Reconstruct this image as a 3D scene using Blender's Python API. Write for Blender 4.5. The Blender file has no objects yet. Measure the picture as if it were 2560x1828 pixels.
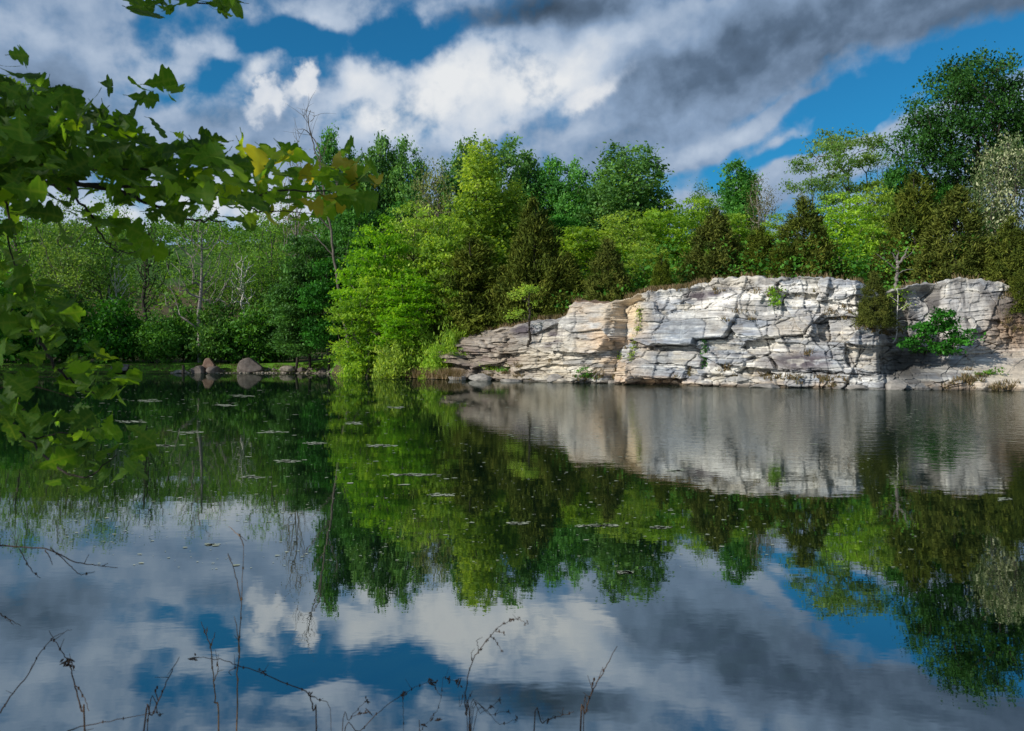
import bpy, math
import numpy as np
R = math.radians
sc = bpy.context.scene
COL = sc.collection

# ------------------------------------------------------------------ camera, sky, sun
S, F, CZ, HY = 0.4501, 804.0, 2.2, 355.0        # photo scale, focal length in pixels, eye height, horizon row
cam = bpy.data.cameras.new('camera'); camo = bpy.data.objects.new('camera', cam); COL.objects.link(camo)
camo.location = (0, 0, CZ); camo.rotation_euler = (R(90), 0, 0)
cam.sensor_width = 36; cam.lens = F / 1024 * 36; cam.shift_y = -(365.5 - HY) / 1024
cam.clip_start = 0.05; cam.clip_end = 6000
cam.dof.use_dof = True; cam.dof.focus_distance = 60; cam.dof.aperture_fstop = 7.0
sc.camera = camo

SUN = np.array([-0.80, -0.43, 0.50]); SUN /= np.linalg.norm(SUN)
sun_el = math.asin(SUN[2]); sun_az = math.atan2(SUN[0], SUN[1])
sl = bpy.data.lights.new('sun', 'SUN'); sl.energy = 4.8; sl.angle = R(0.5); sl.color = (1.0, 0.94, 0.85)
so = bpy.data.objects.new('sun', sl); COL.objects.link(so)
so.rotation_euler = (math.pi / 2 - sun_el, 0, math.atan2(SUN[0], -SUN[1]))
so.location = (-40, -30, 60)

sc.view_settings.view_transform = 'Standard'; sc.view_settings.look = 'None'
sc.view_settings.exposure = 0.0; sc.view_settings.gamma = 1.0
sc.cycles.max_bounces = 6; sc.cycles.diffuse_bounces = 2; sc.cycles.glossy_bounces = 3
sc.cycles.transmission_bounces = 3; sc.cycles.transparent_max_bounces = 4
sc.cycles.use_denoising = True
sc.cycles.sample_clamp_indirect = 6


class G:                                        # small node-graph writer
    def __init__(self, nt): self.nt = nt; nt.nodes.clear()
    def n(self, t, **kw):
        x = self.nt.nodes.new(t)
        for k, v in kw.items(): setattr(x, k, v)
        return x
    def put(self, sock, v):
        if isinstance(v, bpy.types.NodeSocket): self.nt.links.new(v, sock)
        else: sock.default_value = v
    def m(self, op, a, b=0.0, c=None, clamp=False):
        x = self.n('ShaderNodeMath', operation=op, use_clamp=clamp)
        self.put(x.inputs[0], a); self.put(x.inputs[1], b)
        if c is not None: self.put(x.inputs[2], c)
        return x.outputs[0]
    def v(self, op, a, b=(0, 0, 0), s=None):
        x = self.n('ShaderNodeVectorMath', operation=op)
        self.put(x.inputs[0], a)
        if op == 'SCALE': self.put(x.inputs['Scale'], s)
        else: self.put(x.inputs[1], b)
        return x.outputs['Value'] if op in ('LENGTH', 'DOT_PRODUCT', 'DISTANCE') else x.outputs[0]
    def ss(self, val, a, b, lo=0.0, hi=1.0):
        x = self.n('ShaderNodeMapRange', interpolation_type='SMOOTHSTEP')
        for i, q in enumerate((val, a, b, lo, hi)): self.put(x.inputs[i], q)
        return x.outputs[0]
    def noise(self, vec, scale, detail=4, rough=0.5, dist=0.0, color=False):
        x = self.n('ShaderNodeTexNoise')
        if vec is not None: self.put(x.inputs['Vector'], vec)
        x.inputs['Scale'].default_value = scale; x.inputs['Detail'].default_value = detail
        x.inputs['Roughness'].default_value = rough; x.inputs['Distortion'].default_value = dist
        return x.outputs['Color' if color else 'Fac']
    def mix(self, f, a, b, blend='MIX'):
        x = self.n('ShaderNodeMix', data_type='RGBA', blend_type=blend)
        self.put(x.inputs[0], f); self.put(x.inputs[6], a); self.put(x.inputs[7], b)
        return x.outputs[2]
    def ramp(self, f, stops):
        x = self.n('ShaderNodeValToRGB'); e = x.color_ramp.elements
        while len(e) < len(stops): e.new(0.5)
        for q, (p, c) in zip(e, stops): q.position = p; q.color = (*c, 1)
        self.put(x.inputs[0], f); return x.outputs[0]


def sky_ang(x, y):
    px, py = x * S - 512, HY - y * S
    return math.atan(px / F), math.atan(py / math.hypot(F, px))


def build_world():
    w = bpy.data.worlds.new('World'); sc.world = w; w.use_nodes = True
    g = G(w.node_tree)
    sky = g.n('ShaderNodeTexSky', sky_type='NISHITA', sun_disc=False, sun_elevation=sun_el,
              sun_rotation=sun_az % (2 * math.pi), air_density=1.0, dust_density=0.3, ozone_density=2.0)
    d = g.n('ShaderNodeTexCoord').outputs['Generated']
    sp = g.n('ShaderNodeSeparateXYZ'); g.put(sp.inputs[0], d)
    az = g.m('ARCTAN2', sp.outputs[0], sp.outputs[1]); el = g.m('ARCSINE', sp.outputs[2])
    cb = g.n('ShaderNodeCombineXYZ'); g.put(cb.inputs[0], az); g.put(cb.inputs[1], el); P0 = cb.outputs[0]
    w1 = g.v('SCALE', g.v('SUBTRACT', g.noise(P0, 7, 3, .5, color=True), (.5, .5, .5)), s=.075)
    w2 = g.v('SCALE', g.v('SUBTRACT', g.noise(P0, 26, 3, .5, color=True), (.5, .5, .5)), s=.02)
    P = g.v('ADD', g.v('ADD', P0, w1), w2)
    U = 0.45 / F

    def blob(vec, x, y, sx, sy, rot, amp, hard=0.0):
        a, e = sky_ang(x, y)
        m = g.n('ShaderNodeMapping', vector_type='TEXTURE')
        g.put(m.inputs[0], vec)
        m.inputs['Location'].default_value = (a, e, 0); m.inputs['Rotation'].default_value = (0, 0, R(rot))
        m.inputs['Scale'].default_value = (sx * U, sy * U, 1)
        flat = g.v('MULTIPLY', m.outputs[0], (1, 1, 0))
        return g.ss(g.v('LENGTH', flat), hard, 1.0, amp, 0.0)

    def total(vec, base, rows):
        t = base
        for r in rows: t = g.m('ADD', t, blob(vec, *r))
        return t
    # cloud cover: mostly overcast, torn open to clear blue in a few places
    cover = total(P, 0.50, [
        (690, 105, 430, 100, 14, -.88), (500, 190, 200, 110, 25, -.55), (640, 55, 170, 80, 0, -.45), (915, 85, 210, 85, 14, -.85), (400, 50, 200, 70, 10, -.35), (300, 170, 240, 120, 20, -.30),
        (2000, 205, 540, 84, 17, -1.35), (1720, 260, 300, 70, 16, -.6), (2240, 95, 230, 60, 16, -.75), (1980, 300, 320, 110, 20, -.65), (1700, 350, 420, 80, 18, -.42), (2050, 400, 300, 60, 15, -.3), (1500, 400, 300, 50, 10, -.1),
        (1830, 268, 270, 40, 24, .95), (1640, 300, 280, 40, 18, .85), (2020, 240, 200, 22, 24, .7), (1760, 225, 150, 22, 20, .5), (2060, 200, 120, 16, 20, .45), (1900, 338, 360, 40, 20, 1.0), (1750, 400, 380, 50, 14, .75), (2060, 300, 90, 60, 20, .3),
        (1560, 110, 430, 130, 8, .75), (1950, 40, 460, 80, 10, .75), (1350, 60, 260, 90, 0, .4), (1560, 300, 260, 80, 0, .25), (740, 28, 190, 45, -4, .70), (575, 140, 100, 50, 28, .75), (500, 92, 80, 34, -15, .65), (800, 150, 120, 60, 25, .70), (420, 130, 90, 60, 40, .5), (140, 170, 240, 130, 0, .35)])
    streak = g.n('ShaderNodeMapping', vector_type='TEXTURE'); g.put(streak.inputs[0], P)
    streak.inputs['Rotation'].default_value = (0, 0, R(17)); streak.inputs['Scale'].default_value = (1.55, 1, 1)
    n1 = g.noise(streak.outputs[0], 9.5, 6, .5)
    n3 = g.noise(P0, 34, 5, .52)
    dens = g.m('ADD', cover, g.m('ADD', g.m('MULTIPLY', g.m('SUBTRACT', n1, .5), 2.2), g.m('MULTIPLY', g.m('SUBTRACT', n3, .5), 1.1)))
    alpha = g.ss(dens, -0.18, 0.55)
    # lit side of the billows: density compared with the density a little toward the sun
    n2 = g.noise(g.v('ADD', streak.outputs[0], (-0.010, 0.018, 0)), 9.5, 6, .5)
    relief = g.m('SUBTRACT', n1, n2)
    lum = total(P, 0.47, [
        (1010, 195, 400, 140, 8, .52), (850, 265, 250, 90, 0, .22), (1280, 150, 260, 90, 28, .34), (1080, 290, 130, 50, 20, .22), (1150, 230, 90, 60, 30, .1),
        (1200, 12, 300, 62, 4, -.50), (1000, 45, 170, 40, 0, -.08), (1600, 150, 430, 170, 8, -.10), (1900, 50, 680, 140, 9, -.20), (1480, 60, 160, 60, 25, .10), (2280, 20, 330, 110, 10, -.16),
        (70, 210, 200, 90, 10, -.24), (60, 70, 240, 50, 0, .10), (380, 130, 220, 90, 20, .10), (600, 480, 360, 100, 0, .36), (280, 460, 320, 90, 0, .3),
        (1850, 330, 420, 80, 18, .14), (1620, 300, 230, 50, 18, .12), (1850, 262, 200, 34, 22, .16), (1350, 350, 350, 70, 0, -.05),
        (740, 30, 190, 50, 0, .16), (575, 140, 110, 50, 20, .24), (800, 155, 120, 60, 20, .28), (500, 95, 80, 40, 0, .14), (1000, 380, 300, 50, 0, .06)])
    lum = g.m('ADD', lum, g.m('ADD', g.m('MULTIPLY', relief, .8), g.m('MULTIPLY', g.m('SUBTRACT', n3, .5), .30)))
    ccol = g.ramp(lum, [(0.0, (.045, .072, .11)), (.22, (.105, .16, .245)), (.45, (.245, .345, .50)), (.68, (.47, .56, .69)), (1.0, (.80, .82, .84))])
    # white cumulus heads
    w3 = g.v('SCALE', g.v('SUBTRACT', g.noise(P0, 42, 6, .55, color=True), (.5, .5, .5)), s=.034)
    PQ = g.v('ADD', P0, w3)
    pd = total(PQ, 0.0, [(596, 195, 50, 44, 35, 1.0), (570, 225, 50, 60, 60, .9), (622, 238, 24, 46, 0, .8), (684, 168, 46, 46, 10, 1.25), (652, 200, 52, 34, 30, .8), (560, 262, 40, 30, 0, .5), (690, 205, 30, 30, 0, .5),
             (1335, 195, 150, 44, 30, .62), (1280, 230, 110, 46, 15, .45), (1110, 290, 110, 44, 15, .55)])
    pf = g.m('ADD', pd, g.m('MULTIPLY', g.m('SUBTRACT', n3, .5), .7))
    pa = g.ss(pf, .10, .95)
    pl = g.ramp(g.m('ADD', g.m('ADD', .42, g.m('MULTIPLY', relief, 1.6)), g.m('ADD', g.m('MULTIPLY', pd, .26), g.m('MULTIPLY', g.m('SUBTRACT', n3, .5), .5))),
                [(0.2, (.46, .54, .66)), (.6, (.68, .72, .78)), (1.0, (.88, .88, .87))])
    clouds = g.mix(pa, ccol, pl)
    blue = g.mix(1.0, sky.outputs[0], (0.13, 0.72, 1.0, 1), 'MULTIPLY')
    c10 = g.v('SCALE', clouds, s=10.0)
    full = g.mix(g.m('MAXIMUM', alpha, pa), blue, c10)
    bg = g.n('ShaderNodeBackground'); g.put(bg.inputs[0], full); bg.inputs[1].default_value = 0.1
    g.nt.links.new(bg.outputs[0], g.n('ShaderNodeOutputWorld').inputs[0])
    w.cycles.sampling_method = 'MANUAL'; w.cycles.sample_map_resolution = 1024


build_world()

# ------------------------------------------------------------------ helpers
def at(x, y, Y):                                 # photo point and depth -> world point
    return np.array([(x * S - 512) * Y / F, Y, CZ + (HY - y * S) * Y / F])


def tag(o, label=None, cat=None, group=None, kind=None):
    if label: o['label'] = label
    if cat: o['category'] = cat
    if group: o['group'] = group
    if kind: o['kind'] = kind
    return o


def empty(name, loc, rz=0.0):
    o = bpy.data.objects.new(name, None); COL.objects.link(o)
    o.location = [float(q) for q in loc]; o.rotation_euler = (0, 0, rz); o.empty_display_size = .3
    return o


def link(name, me, parent=None):
    o = bpy.data.objects.new(name, me); COL.objects.link(o)
    if parent is not None: o.parent = parent
    return o


def mesh(name, V, FL, mat, smooth=False, attrs=None):
    """V (n,3); FL: list of integer arrays (m,k), one for each face size."""
    V = np.asarray(V, np.float32); me = bpy.data.meshes.new(name)
    FL = [np.asarray(f, np.int32) for f in (FL if isinstance(FL, list) else [FL]) if len(f)]
    loops = np.concatenate([f.ravel() for f in FL]); counts = np.concatenate([np.full(len(f), f.shape[1], np.int32) for f in FL])
    starts = np.concatenate([[0], np.cumsum(counts)[:-1]]).astype(np.int32)
    me.vertices.add(len(V)); me.vertices.foreach_set('co', V.ravel())
    me.loops.add(len(loops)); me.loops.foreach_set('vertex_index', loops)
    me.polygons.add(len(counts)); me.polygons.foreach_set('loop_start', starts); me.polygons.foreach_set('loop_total', counts)
    me.polygons.foreach_set('use_smooth', np.full(len(counts), smooth))
    for k, a in (attrs or {}).items():
        a = np.asarray(a, np.float32)
        if a.ndim == 1:
            at_ = me.attributes.new(k, 'FLOAT', 'POINT'); at_.data.foreach_set('value', a)
        else:
            at_ = me.attributes.new(k, 'FLOAT_COLOR', 'POINT')
            at_.data.foreach_set('color', np.concatenate([a, np.ones((len(a), 1), np.float32)], 1).ravel())
    me.update(calc_edges=True); me.validate()
    if mat: me.materials.append(mat)
    return me


def hsh(i, j, s):
    h = (i.astype(np.int64) * 374761393 + j.astype(np.int64) * 668265263 + s * 974711) & 0xffffffff
    h = ((h ^ (h >> 13)) * 1274126177) & 0xffffffff
    h = ((h ^ (h >> 16)) * 2246822519) & 0xffffffff
    return ((h ^ (h >> 15)) & 0xffffff) / float(0xffffff)


def vn(x, y, s=0):
    i, j = np.floor(x), np.floor(y); f, k = x - i, y - j
    f = f * f * (3 - 2 * f); k = k * k * (3 - 2 * k)
    return (hsh(i, j, s) * (1 - f) + hsh(i + 1, j, s) * f) * (1 - k) + (hsh(i, j + 1, s) * (1 - f) + hsh(i + 1, j + 1, s) * f) * k


def fbm(x, y, s=0, o=4):
    t, a = 0, .5
    for q in range(o): t = t + a * vn(x * 2 ** q, y * 2 ** q, s + q * 17); a *= .5
    return t / (1 - .5 ** o)


def jvor(a, b, ca, cb, s, jit=.85, stagger=.5):
    """jittered cells: two random values and local offsets of the nearest cell, and the distance to the cell border"""
    A, B = a / ca, b / cb
    j0 = np.floor(B); f1 = np.full(a.shape, 9.); f2 = f1.copy()
    best = [np.zeros(a.shape) for _ in range(5)]
    for dj in (-1, 0, 1):
        J = j0 + dj; off = hsh(J, J * 0, s + 5) * stagger; i0 = np.floor(A - off)
        for di in (-1, 0, 1):
            I = i0 + di
            cx = I + off + .5 + (hsh(I, J, s) - .5) * jit; cy = J + .5 + (hsh(I, J, s + 1) - .5) * jit
            da, db = A - cx, B - cy
            d = np.maximum(np.abs(da), np.abs(db)) * .6 + np.hypot(da, db) * .4
            c = d < f1
            f2 = np.where(c, f1, np.minimum(f2, d)); f1 = np.where(c, d, f1)
            for q, val in enumerate((hsh(I, J, s + 2), hsh(I, J, s + 3), hsh(I, J, s + 4), da * ca, db * cb)): best[q] = np.where(c, val, best[q])
    return best, f2 - f1


def sstep(x, a, b):
    t = np.clip((x - a) / (b - a), 0, 1); return t * t * (3 - 2 * t)


def seg_dist(x, y, pts):
    d = np.full(x.shape, 1e9)
    for (x0, y0), (x1, y1) in zip(pts[:-1], pts[1:]):
        dx, dy = x1 - x0, y1 - y0
        t = np.clip(((x - x0) * dx + (y - y0) * dy) / (dx * dx + dy * dy), 0, 1)
        d = np.minimum(d, np.hypot(x - x0 - t * dx, y - y0 - t * dy))
    return d


def inside(x, y, poly):
    c = np.zeros(x.shape, bool); n = len(poly)
    for k in range(n):
        (x0, y0), (x1, y1) = poly[k], poly[(k + 1) % n]
        if y0 == y1: continue
        c ^= ((y0 > y) != (y1 > y)) & (x < (x1 - x0) * (y - y0) / (y1 - y0) + x0)
    return c


def tube(pts, rad, sides=6):
    """one swept tube; returns V, quads"""
    P = np.asarray(pts, float); n = len(P); rad = np.broadcast_to(np.asarray(rad, float), (n,))
    T = np.gradient(P, axis=0); T /= np.linalg.norm(T, axis=1)[:, None] + 1e-9
    ref = np.array([.31, .95, .02]) if abs(T[0][2]) > .6 else np.array([0, 0, 1.])
    A = np.cross(T, ref); A /= np.linalg.norm(A, axis=1)[:, None] + 1e-9; B = np.cross(T, A)
    an = np.arange(sides) * 2 * math.pi / sides
    V = (P[:, None] + rad[:, None, None] * (A[:, None] * np.cos(an)[None, :, None] + B[:, None] * np.sin(an)[None, :, None])).reshape(-1, 3)
    i, k = np.meshgrid(np.arange(n - 1), np.arange(sides), indexing='ij'); k2 = (k + 1) % sides
    Q = np.stack([i * sides + k, i * sides + k2, (i + 1) * sides + k2, (i + 1) * sides + k], -1).reshape(-1, 4)
    return V, Q


def edges_tubes(A, B, ra, rb, sides=4):
    """many separate frustums at once"""
    D = B - A; D /= np.linalg.norm(D, axis=1)[:, None] + 1e-9
    ref = np.where(np.abs(D[:, 2:3]) > .8, np.array([[1., .1, 0]]), np.array([[0, 0, 1.]]))
    X = np.cross(D, ref); X /= np.linalg.norm(X, axis=1)[:, None] + 1e-9; Y = np.cross(D, X)
    an = np.arange(sides) * 2 * math.pi / sides; c, s = np.cos(an), np.sin(an)
    ring = X[:, None] * c[None, :, None] + Y[:, None] * s[None, :, None]
    V = np.stack([A[:, None] + ring * ra[:, None, None], B[:, None] + ring * rb[:, None, None]], 1).reshape(-1, 3)
    base = (np.arange(len(A)) * 2 * sides)[:, None]; k = np.arange(sides)[None]; k2 = (k + 1) % sides
    return V, np.stack([base + k, base + k2, base + sides + k2, base + sides + k], -1).reshape(-1, 4)


def smooth_line(pts, n=None, per=4):
    P = np.asarray(pts, float)
    if len(P) < 3: return np.stack([P[0] + (P[-1] - P[0]) * t for t in np.linspace(0, 1, per + 1)])
    out = []
    Q = np.vstack([2 * P[0] - P[1], P, 2 * P[-1] - P[-2]])
    for i in range(1, len(Q) - 2):
        a, b, c, d = Q[i - 1:i + 3]
        for t in np.arange(per) / per:
            out.append(.5 * (2 * b + (c - a) * t + (2 * a - 5 * b + 4 * c - d) * t * t + (3 * b - a - 3 * c + d) * t ** 3))
    return np.array(out + [P[-1]])


class Bag:
    def __init__(self): self.V, self.F, self.T, self.n = [], {}, [], 0
    def add(self, V, Fc, t=0.5):
        Fc = np.asarray(Fc); self.V.append(V); self.F.setdefault(Fc.shape[1], []).append(Fc + self.n)
        self.T.append(np.broadcast_to(np.asarray(t, float), (len(V),))); self.n += len(V)
    def mesh(self, name, mat, smooth=False):
        return mesh(name, np.concatenate(self.V), [np.concatenate(f) for f in self.F.values()], mat, smooth, dict(getattr(self, 'extra', {}), tint=np.concatenate(self.T)))


# ------------------------------------------------------------------ materials
def leaf_mat(name, stops, trans=.4, rough=.6, hue=.02, spec=.25, sat=.12):
    m = bpy.data.materials.new(name); m.use_nodes = True; g = G(m.node_tree)
    a = g.n('ShaderNodeAttribute', attribute_name='tint').outputs['Fac']
    c = g.ramp(a, stops)
    r = g.n('ShaderNodeObjectInfo').outputs['Random']
    h = g.n('ShaderNodeHueSaturation'); g.put(h.inputs['Color'], c)
    g.put(h.inputs['Hue'], g.m('ADD', .5 - hue / 2, g.m('MULTIPLY', r, hue)))
    g.put(h.inputs['Saturation'], g.m('ADD', 1 - sat, g.m('MULTIPLY', r, sat)))
    g.put(h.inputs['Value'], g.m('ADD', .88, g.m('MULTIPLY', g.m('FRACT', g.m('MULTIPLY', r, 7.3)), .24)))
    p = g.n('ShaderNodeBsdfPrincipled'); g.put(p.inputs['Base Color'], h.outputs[0])
    p.inputs['Roughness'].default_value = rough; p.inputs['Specular IOR Level'].default_value = spec
    t = g.n('ShaderNodeBsdfTranslucent')
    g.put(t.inputs[0], g.mix(1.0, h.outputs[0], (1.25, 1.15, .5, 1), 'MULTIPLY'))
    x = g.n('ShaderNodeMixShader'); x.inputs[0].default_value = trans
    g.put(x.inputs[1], p.outputs[0]); g.put(x.inputs[2], t.outputs[0])
    g.nt.links.new(x.outputs[0], g.n('ShaderNodeOutputMaterial').inputs[0])
    return m


def simple_mat(name, c1, c2, scale=6, rough=.85, bump=.3, bscale=None, stretch=(1, 1, 1), spec=.2, c3=None):
    m = bpy.data.materials.new(name); m.use_nodes = True; g = G(m.node_tree)
    co = g.v('MULTIPLY', g.n('ShaderNodeTexCoord').outputs['Object'], stretch)
    st = [(.3, c1), (.7, c2)] if c3 is None else [(.25, c1), (.5, c2), (.75, c3)]
    p = g.n('ShaderNodeBsdfPrincipled'); g.put(p.inputs['Base Color'], g.ramp(g.noise(co, scale, 6, .6), st))
    p.inputs['Roughness'].default_value = rough; p.inputs['Specular IOR Level'].default_value = spec
    b = g.n('ShaderNodeBump'); b.inputs['Strength'].default_value = bump; b.inputs['Distance'].default_value = .05
    g.put(b.inputs['Height'], g.noise(co, bscale or scale * 3, 6, .65)); g.put(p.inputs['Normal'], b.outputs[0])
    g.nt.links.new(p.outputs[0], g.n('ShaderNodeOutputMaterial').inputs[0])
    return m


M = {}
M['bark'] = simple_mat('bark', (.06, .05, .04), (.17, .15, .125), 3, bump=.5, stretch=(3, 3, .6))
M['bark_dark'] = simple_mat('bark_dark', (.02, .017, .014), (.06, .05, .04), 4, bump=.5, stretch=(3, 3, .6))
M['bark_grey'] = simple_mat('bark_grey', (.12, .11, .10), (.3, .27, .24), 3, bump=.4, stretch=(3, 3, .5))
M['bark_white'] = simple_mat('bark_white', (.42, .40, .35), (.75, .72, .66), 2.5, bump=.2, stretch=(3, 3, .8))
M['cottonwood'] = leaf_mat('leaf_cottonwood', [(0, (.036, .14, .028)), (.5, (.10, .29, .045)), (1, (.22, .50, .09))], .4)
M['maple'] = leaf_mat('leaf_bright', [(0, (.085, .21, .006)), (.5, (.23, .45, .014)), (1, (.48, .70, .035))], .55, hue=.03)
M['lime'] = leaf_mat('leaf_lime', [(0, (.13, .27, .012)), (.5, (.29, .52, .02)), (1, (.52, .72, .05))], .45)
M['pale'] = leaf_mat('leaf_pale', [(0, (.14, .20, .05)), (.5, (.25, .34, .09)), (1, (.42, .46, .18))], .45)
M['dense'] = leaf_mat('leaf_deep', [(0, (.014, .075, .006)), (.5, (.036, .175, .011)), (1, (.09, .34, .02))], .3)
M['oak'] = leaf_mat('leaf_oak', [(0, (.014, .055, .008)), (.5, (.030, .105, .014)), (1, (.07, .19, .025))], .3)
M['sparse'] = leaf_mat('leaf_sparse', [(0, (.07, .18, .02)), (.5, (.15, .34, .035)), (1, (.30, .54, .07))], .5)
M['cedar'] = leaf_mat('needle_cedar', [(0, (.026, .052, .005)), (.5, (.082, .116, .008)), (.92, (.155, .185, .014)), (1, (.17, .15, .02))], .12, .8, spec=.1)
M['blossom'] = leaf_mat('blossom', [(0, (.05, .09, .03)), (.5, (.10, .15, .05)), (.66, (.36, .39, .20)), (1, (.64, .64, .42))], .3)
M['pale2'] = leaf_mat('leaf_feathery', [(0, (.08, .18, .035)), (.5, (.17, .34, .06)), (1, (.32, .52, .12))], .5)
M['brownish'] = leaf_mat('leaf_budding', [(0, (.10, .10, .035)), (.5, (.18, .19, .06)), (1, (.28, .26, .11))], .4)
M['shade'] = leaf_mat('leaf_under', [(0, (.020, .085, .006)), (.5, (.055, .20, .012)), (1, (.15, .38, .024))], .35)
M['drygrass'] = leaf_mat('dry_grass', [(0, (.10, .12, .03)), (.4, (.17, .125, .05)), (1, (.34, .24, .12))], .3)
M['lawn'] = simple_mat('lawn', (.05, .12, .012), (.10, .21, .02), 2.2, bump=.6, bscale=40)
M['stem'] = simple_mat('dry_stem', (.035, .022, .016), (.10, .065, .045), 30)
M['straw'] = simple_mat('straw_stem', (.12, .07, .035), (.26, .16, .08), 30)
M['boulder'] = simple_mat('boulder_stone', (.055, .047, .042), (.12, .10, .088), 1.6, bump=.8, bscale=9, c3=(.20, .175, .155))
M['boulder_red'] = simple_mat('boulder_red', (.07, .045, .034), (.14, .09, .065), 1.8, bump=.8, bscale=9, c3=(.22, .165, .13))
M['boulder_pale'] = simple_mat('boulder_pale', (.10, .085, .068), (.20, .175, .145), 1.6, bump=.8, bscale=8, c3=(.34, .30, .25))


def rock_mat():
    m = bpy.data.materials.new('limestone'); m.use_nodes = True; g = G(m.node_tree)
    co = g.n('ShaderNodeTexCoord').outputs['Object']
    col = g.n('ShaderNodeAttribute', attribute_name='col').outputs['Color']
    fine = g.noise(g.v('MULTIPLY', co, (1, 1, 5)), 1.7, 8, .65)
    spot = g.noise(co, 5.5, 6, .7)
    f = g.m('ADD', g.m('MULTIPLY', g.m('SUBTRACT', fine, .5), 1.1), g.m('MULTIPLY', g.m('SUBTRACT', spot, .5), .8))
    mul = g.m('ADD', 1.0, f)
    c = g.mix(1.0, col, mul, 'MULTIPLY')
    p = g.n('ShaderNodeBsdfPrincipled'); g.put(p.inputs['Base Color'], c)
    p.inputs['Roughness'].default_value = .9; p.inputs['Specular IOR Level'].default_value = .15
    b = g.n('ShaderNodeBump'); b.inputs['Strength'].default_value = .75; b.inputs['Distance'].default_value = .09
    h = g.m('ADD', g.noise(g.v('MULTIPLY', co, (1, 1, 6)), 1.6, 7, .6), g.m('MULTIPLY', g.noise(co, 4, 8, .65), .7))
    g.put(b.inputs['Height'], h); g.put(p.inputs['Normal'], b.outputs[0])
    g.nt.links.new(p.outputs[0], g.n('ShaderNodeOutputMaterial').inputs[0])
    return m


def ground_mat():
    m = bpy.data.materials.new('forest_floor'); m.use_nodes = True; g = G(m.node_tree)
    co = g.n('ShaderNodeTexCoord').outputs['Object']
    col = g.n('ShaderNodeAttribute', attribute_name='col').outputs['Color']
    f = g.m('ADD', .55, g.m('MULTIPLY', g.noise(co, 1.3, 8, .65), .9))
    p = g.n('ShaderNodeBsdfPrincipled'); g.put(p.inputs['Base Color'], g.mix(1.0, col, f, 'MULTIPLY'))
    p.inputs['Roughness'].default_value = .95; p.inputs['Specular IOR Level'].default_value = .1
    b = g.n('ShaderNodeBump'); b.inputs['Strength'].default_value = .8; b.inputs['Distance'].default_value = .15
    g.put(b.inputs['Height'], g.noise(co, 4, 8, .7)); g.put(p.inputs['Normal'], b.outputs[0])
    g.nt.links.new(p.outputs[0], g.n('ShaderNodeOutputMaterial').inputs[0])
    return m


def water_mat():
    m = bpy.data.materials.new('pond_water'); m.use_nodes = True; g = G(m.node_tree)
    co = g.n('ShaderNodeTexCoord').outputs['Object']
    sp = g.n('ShaderNodeSeparateXYZ'); g.put(sp.inputs[0], co)
    # breeze: ruffled under the cliff, glassy elsewhere
    patch = g.noise(g.v('MULTIPLY', co, (.5, 1, 1)), .05, 3, .5)
    right = g.ss(g.m('SUBTRACT', sp.outputs[0], g.m('MULTIPLY', patch, 10)), -9.0, 8.0)
    far = g.ss(sp.outputs[1], 11.0, 30.0)
    breeze = g.m('ADD', .03, g.m('MULTIPLY', g.m('MULTIPLY', right, far), 1.0))
    b1 = g.n('ShaderNodeBump'); b1.inputs['Distance'].default_value = .05
    g.put(b1.inputs['Height'], g.noise(g.v('MULTIPLY', co, (.55, 1, 1)), 3.2, 3, .55)); g.put(b1.inputs['Strength'], g.m('MULTIPLY', breeze, .5))
    b2 = g.n('ShaderNodeBump'); b2.inputs['Distance'].default_value = .20; b2.inputs['Strength'].default_value = .009
    g.put(b2.inputs['Height'], g.noise(g.v('MULTIPLY', co, (.6, 1, 1)), .55, 2, .5)); g.put(b2.inputs['Normal'], b1.outputs[0])
    nrm = b2.outputs[0]
    d = g.n('ShaderNodeBsdfDiffuse'); d.inputs[0].default_value = (.004, .011, .005, 1)
    gl = g.n('ShaderNodeBsdfGlossy'); gl.inputs['Roughness'].default_value = .015; gl.inputs['Color'].default_value = (.90, .94, .93, 1)
    g.put(gl.inputs['Normal'], nrm)
    lw = g.n('ShaderNodeLayerWeight'); lw.inputs['Blend'].default_value = .5
    fac = g.m('MULTIPLY', g.m('POWER', lw.outputs['Facing'], .2), .55)
    x = g.n('ShaderNodeMixShader'); g.put(x.inputs[0], fac); g.put(x.inputs[1], d.outputs[0]); g.put(x.inputs[2], gl.outputs[0])
    g.nt.links.new(x.outputs[0], g.n('ShaderNodeOutputMaterial').inputs[0])
    return m


M['rock'] = rock_mat(); M['ground'] = ground_mat(); M['water'] = water_mat()

# ------------------------------------------------------------------ shore and cliff outlines (photo x -> depth, height)
XS = np.array([-400, -120, 0, 640, 720, 770, 850, 930, 1000, 1200, 1400, 1700, 1950, 2274, 2450, 2700, 3000])
SHORE = np.array([74, 92, 97, 97, 95, 87, 79, 75, 71, 66.5, 60, 55, 52, 50, 48.5, 47, 45.])
CX = np.array([925, 960, 1000, 1040, 1100, 1160, 1200, 1240, 1272, 1284, 1362, 1366, 1395, 1420, 1480, 1530, 1555, 1580, 1620, 1660, 1700, 1800, 1900, 1915, 1935, 1965, 2010, 2033, 2090, 2105, 2130, 2200, 2235, 2274, 2350, 2450])
CY = np.array([800, 782, 768, 746, 730, 722, 712, 707, 696, 669, 673, 670, 662, 650, 643, 640, 630, 622, 618, 616, 616, 617, 621, 630, 640, 652, 640, 633, 632, 620, 617, 621, 632, 645, 640, 640])
SETX = np.array([925, 1000, 1200, 1290, 1370, 1500, 1900, 1960, 2050, 2274, 2450])
SETB = np.array([5.5, 7.0, 4.5, 2.2, 3.0, 2.6, 2.6, 5.2, 5.6, 6.0, 5.5])


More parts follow.
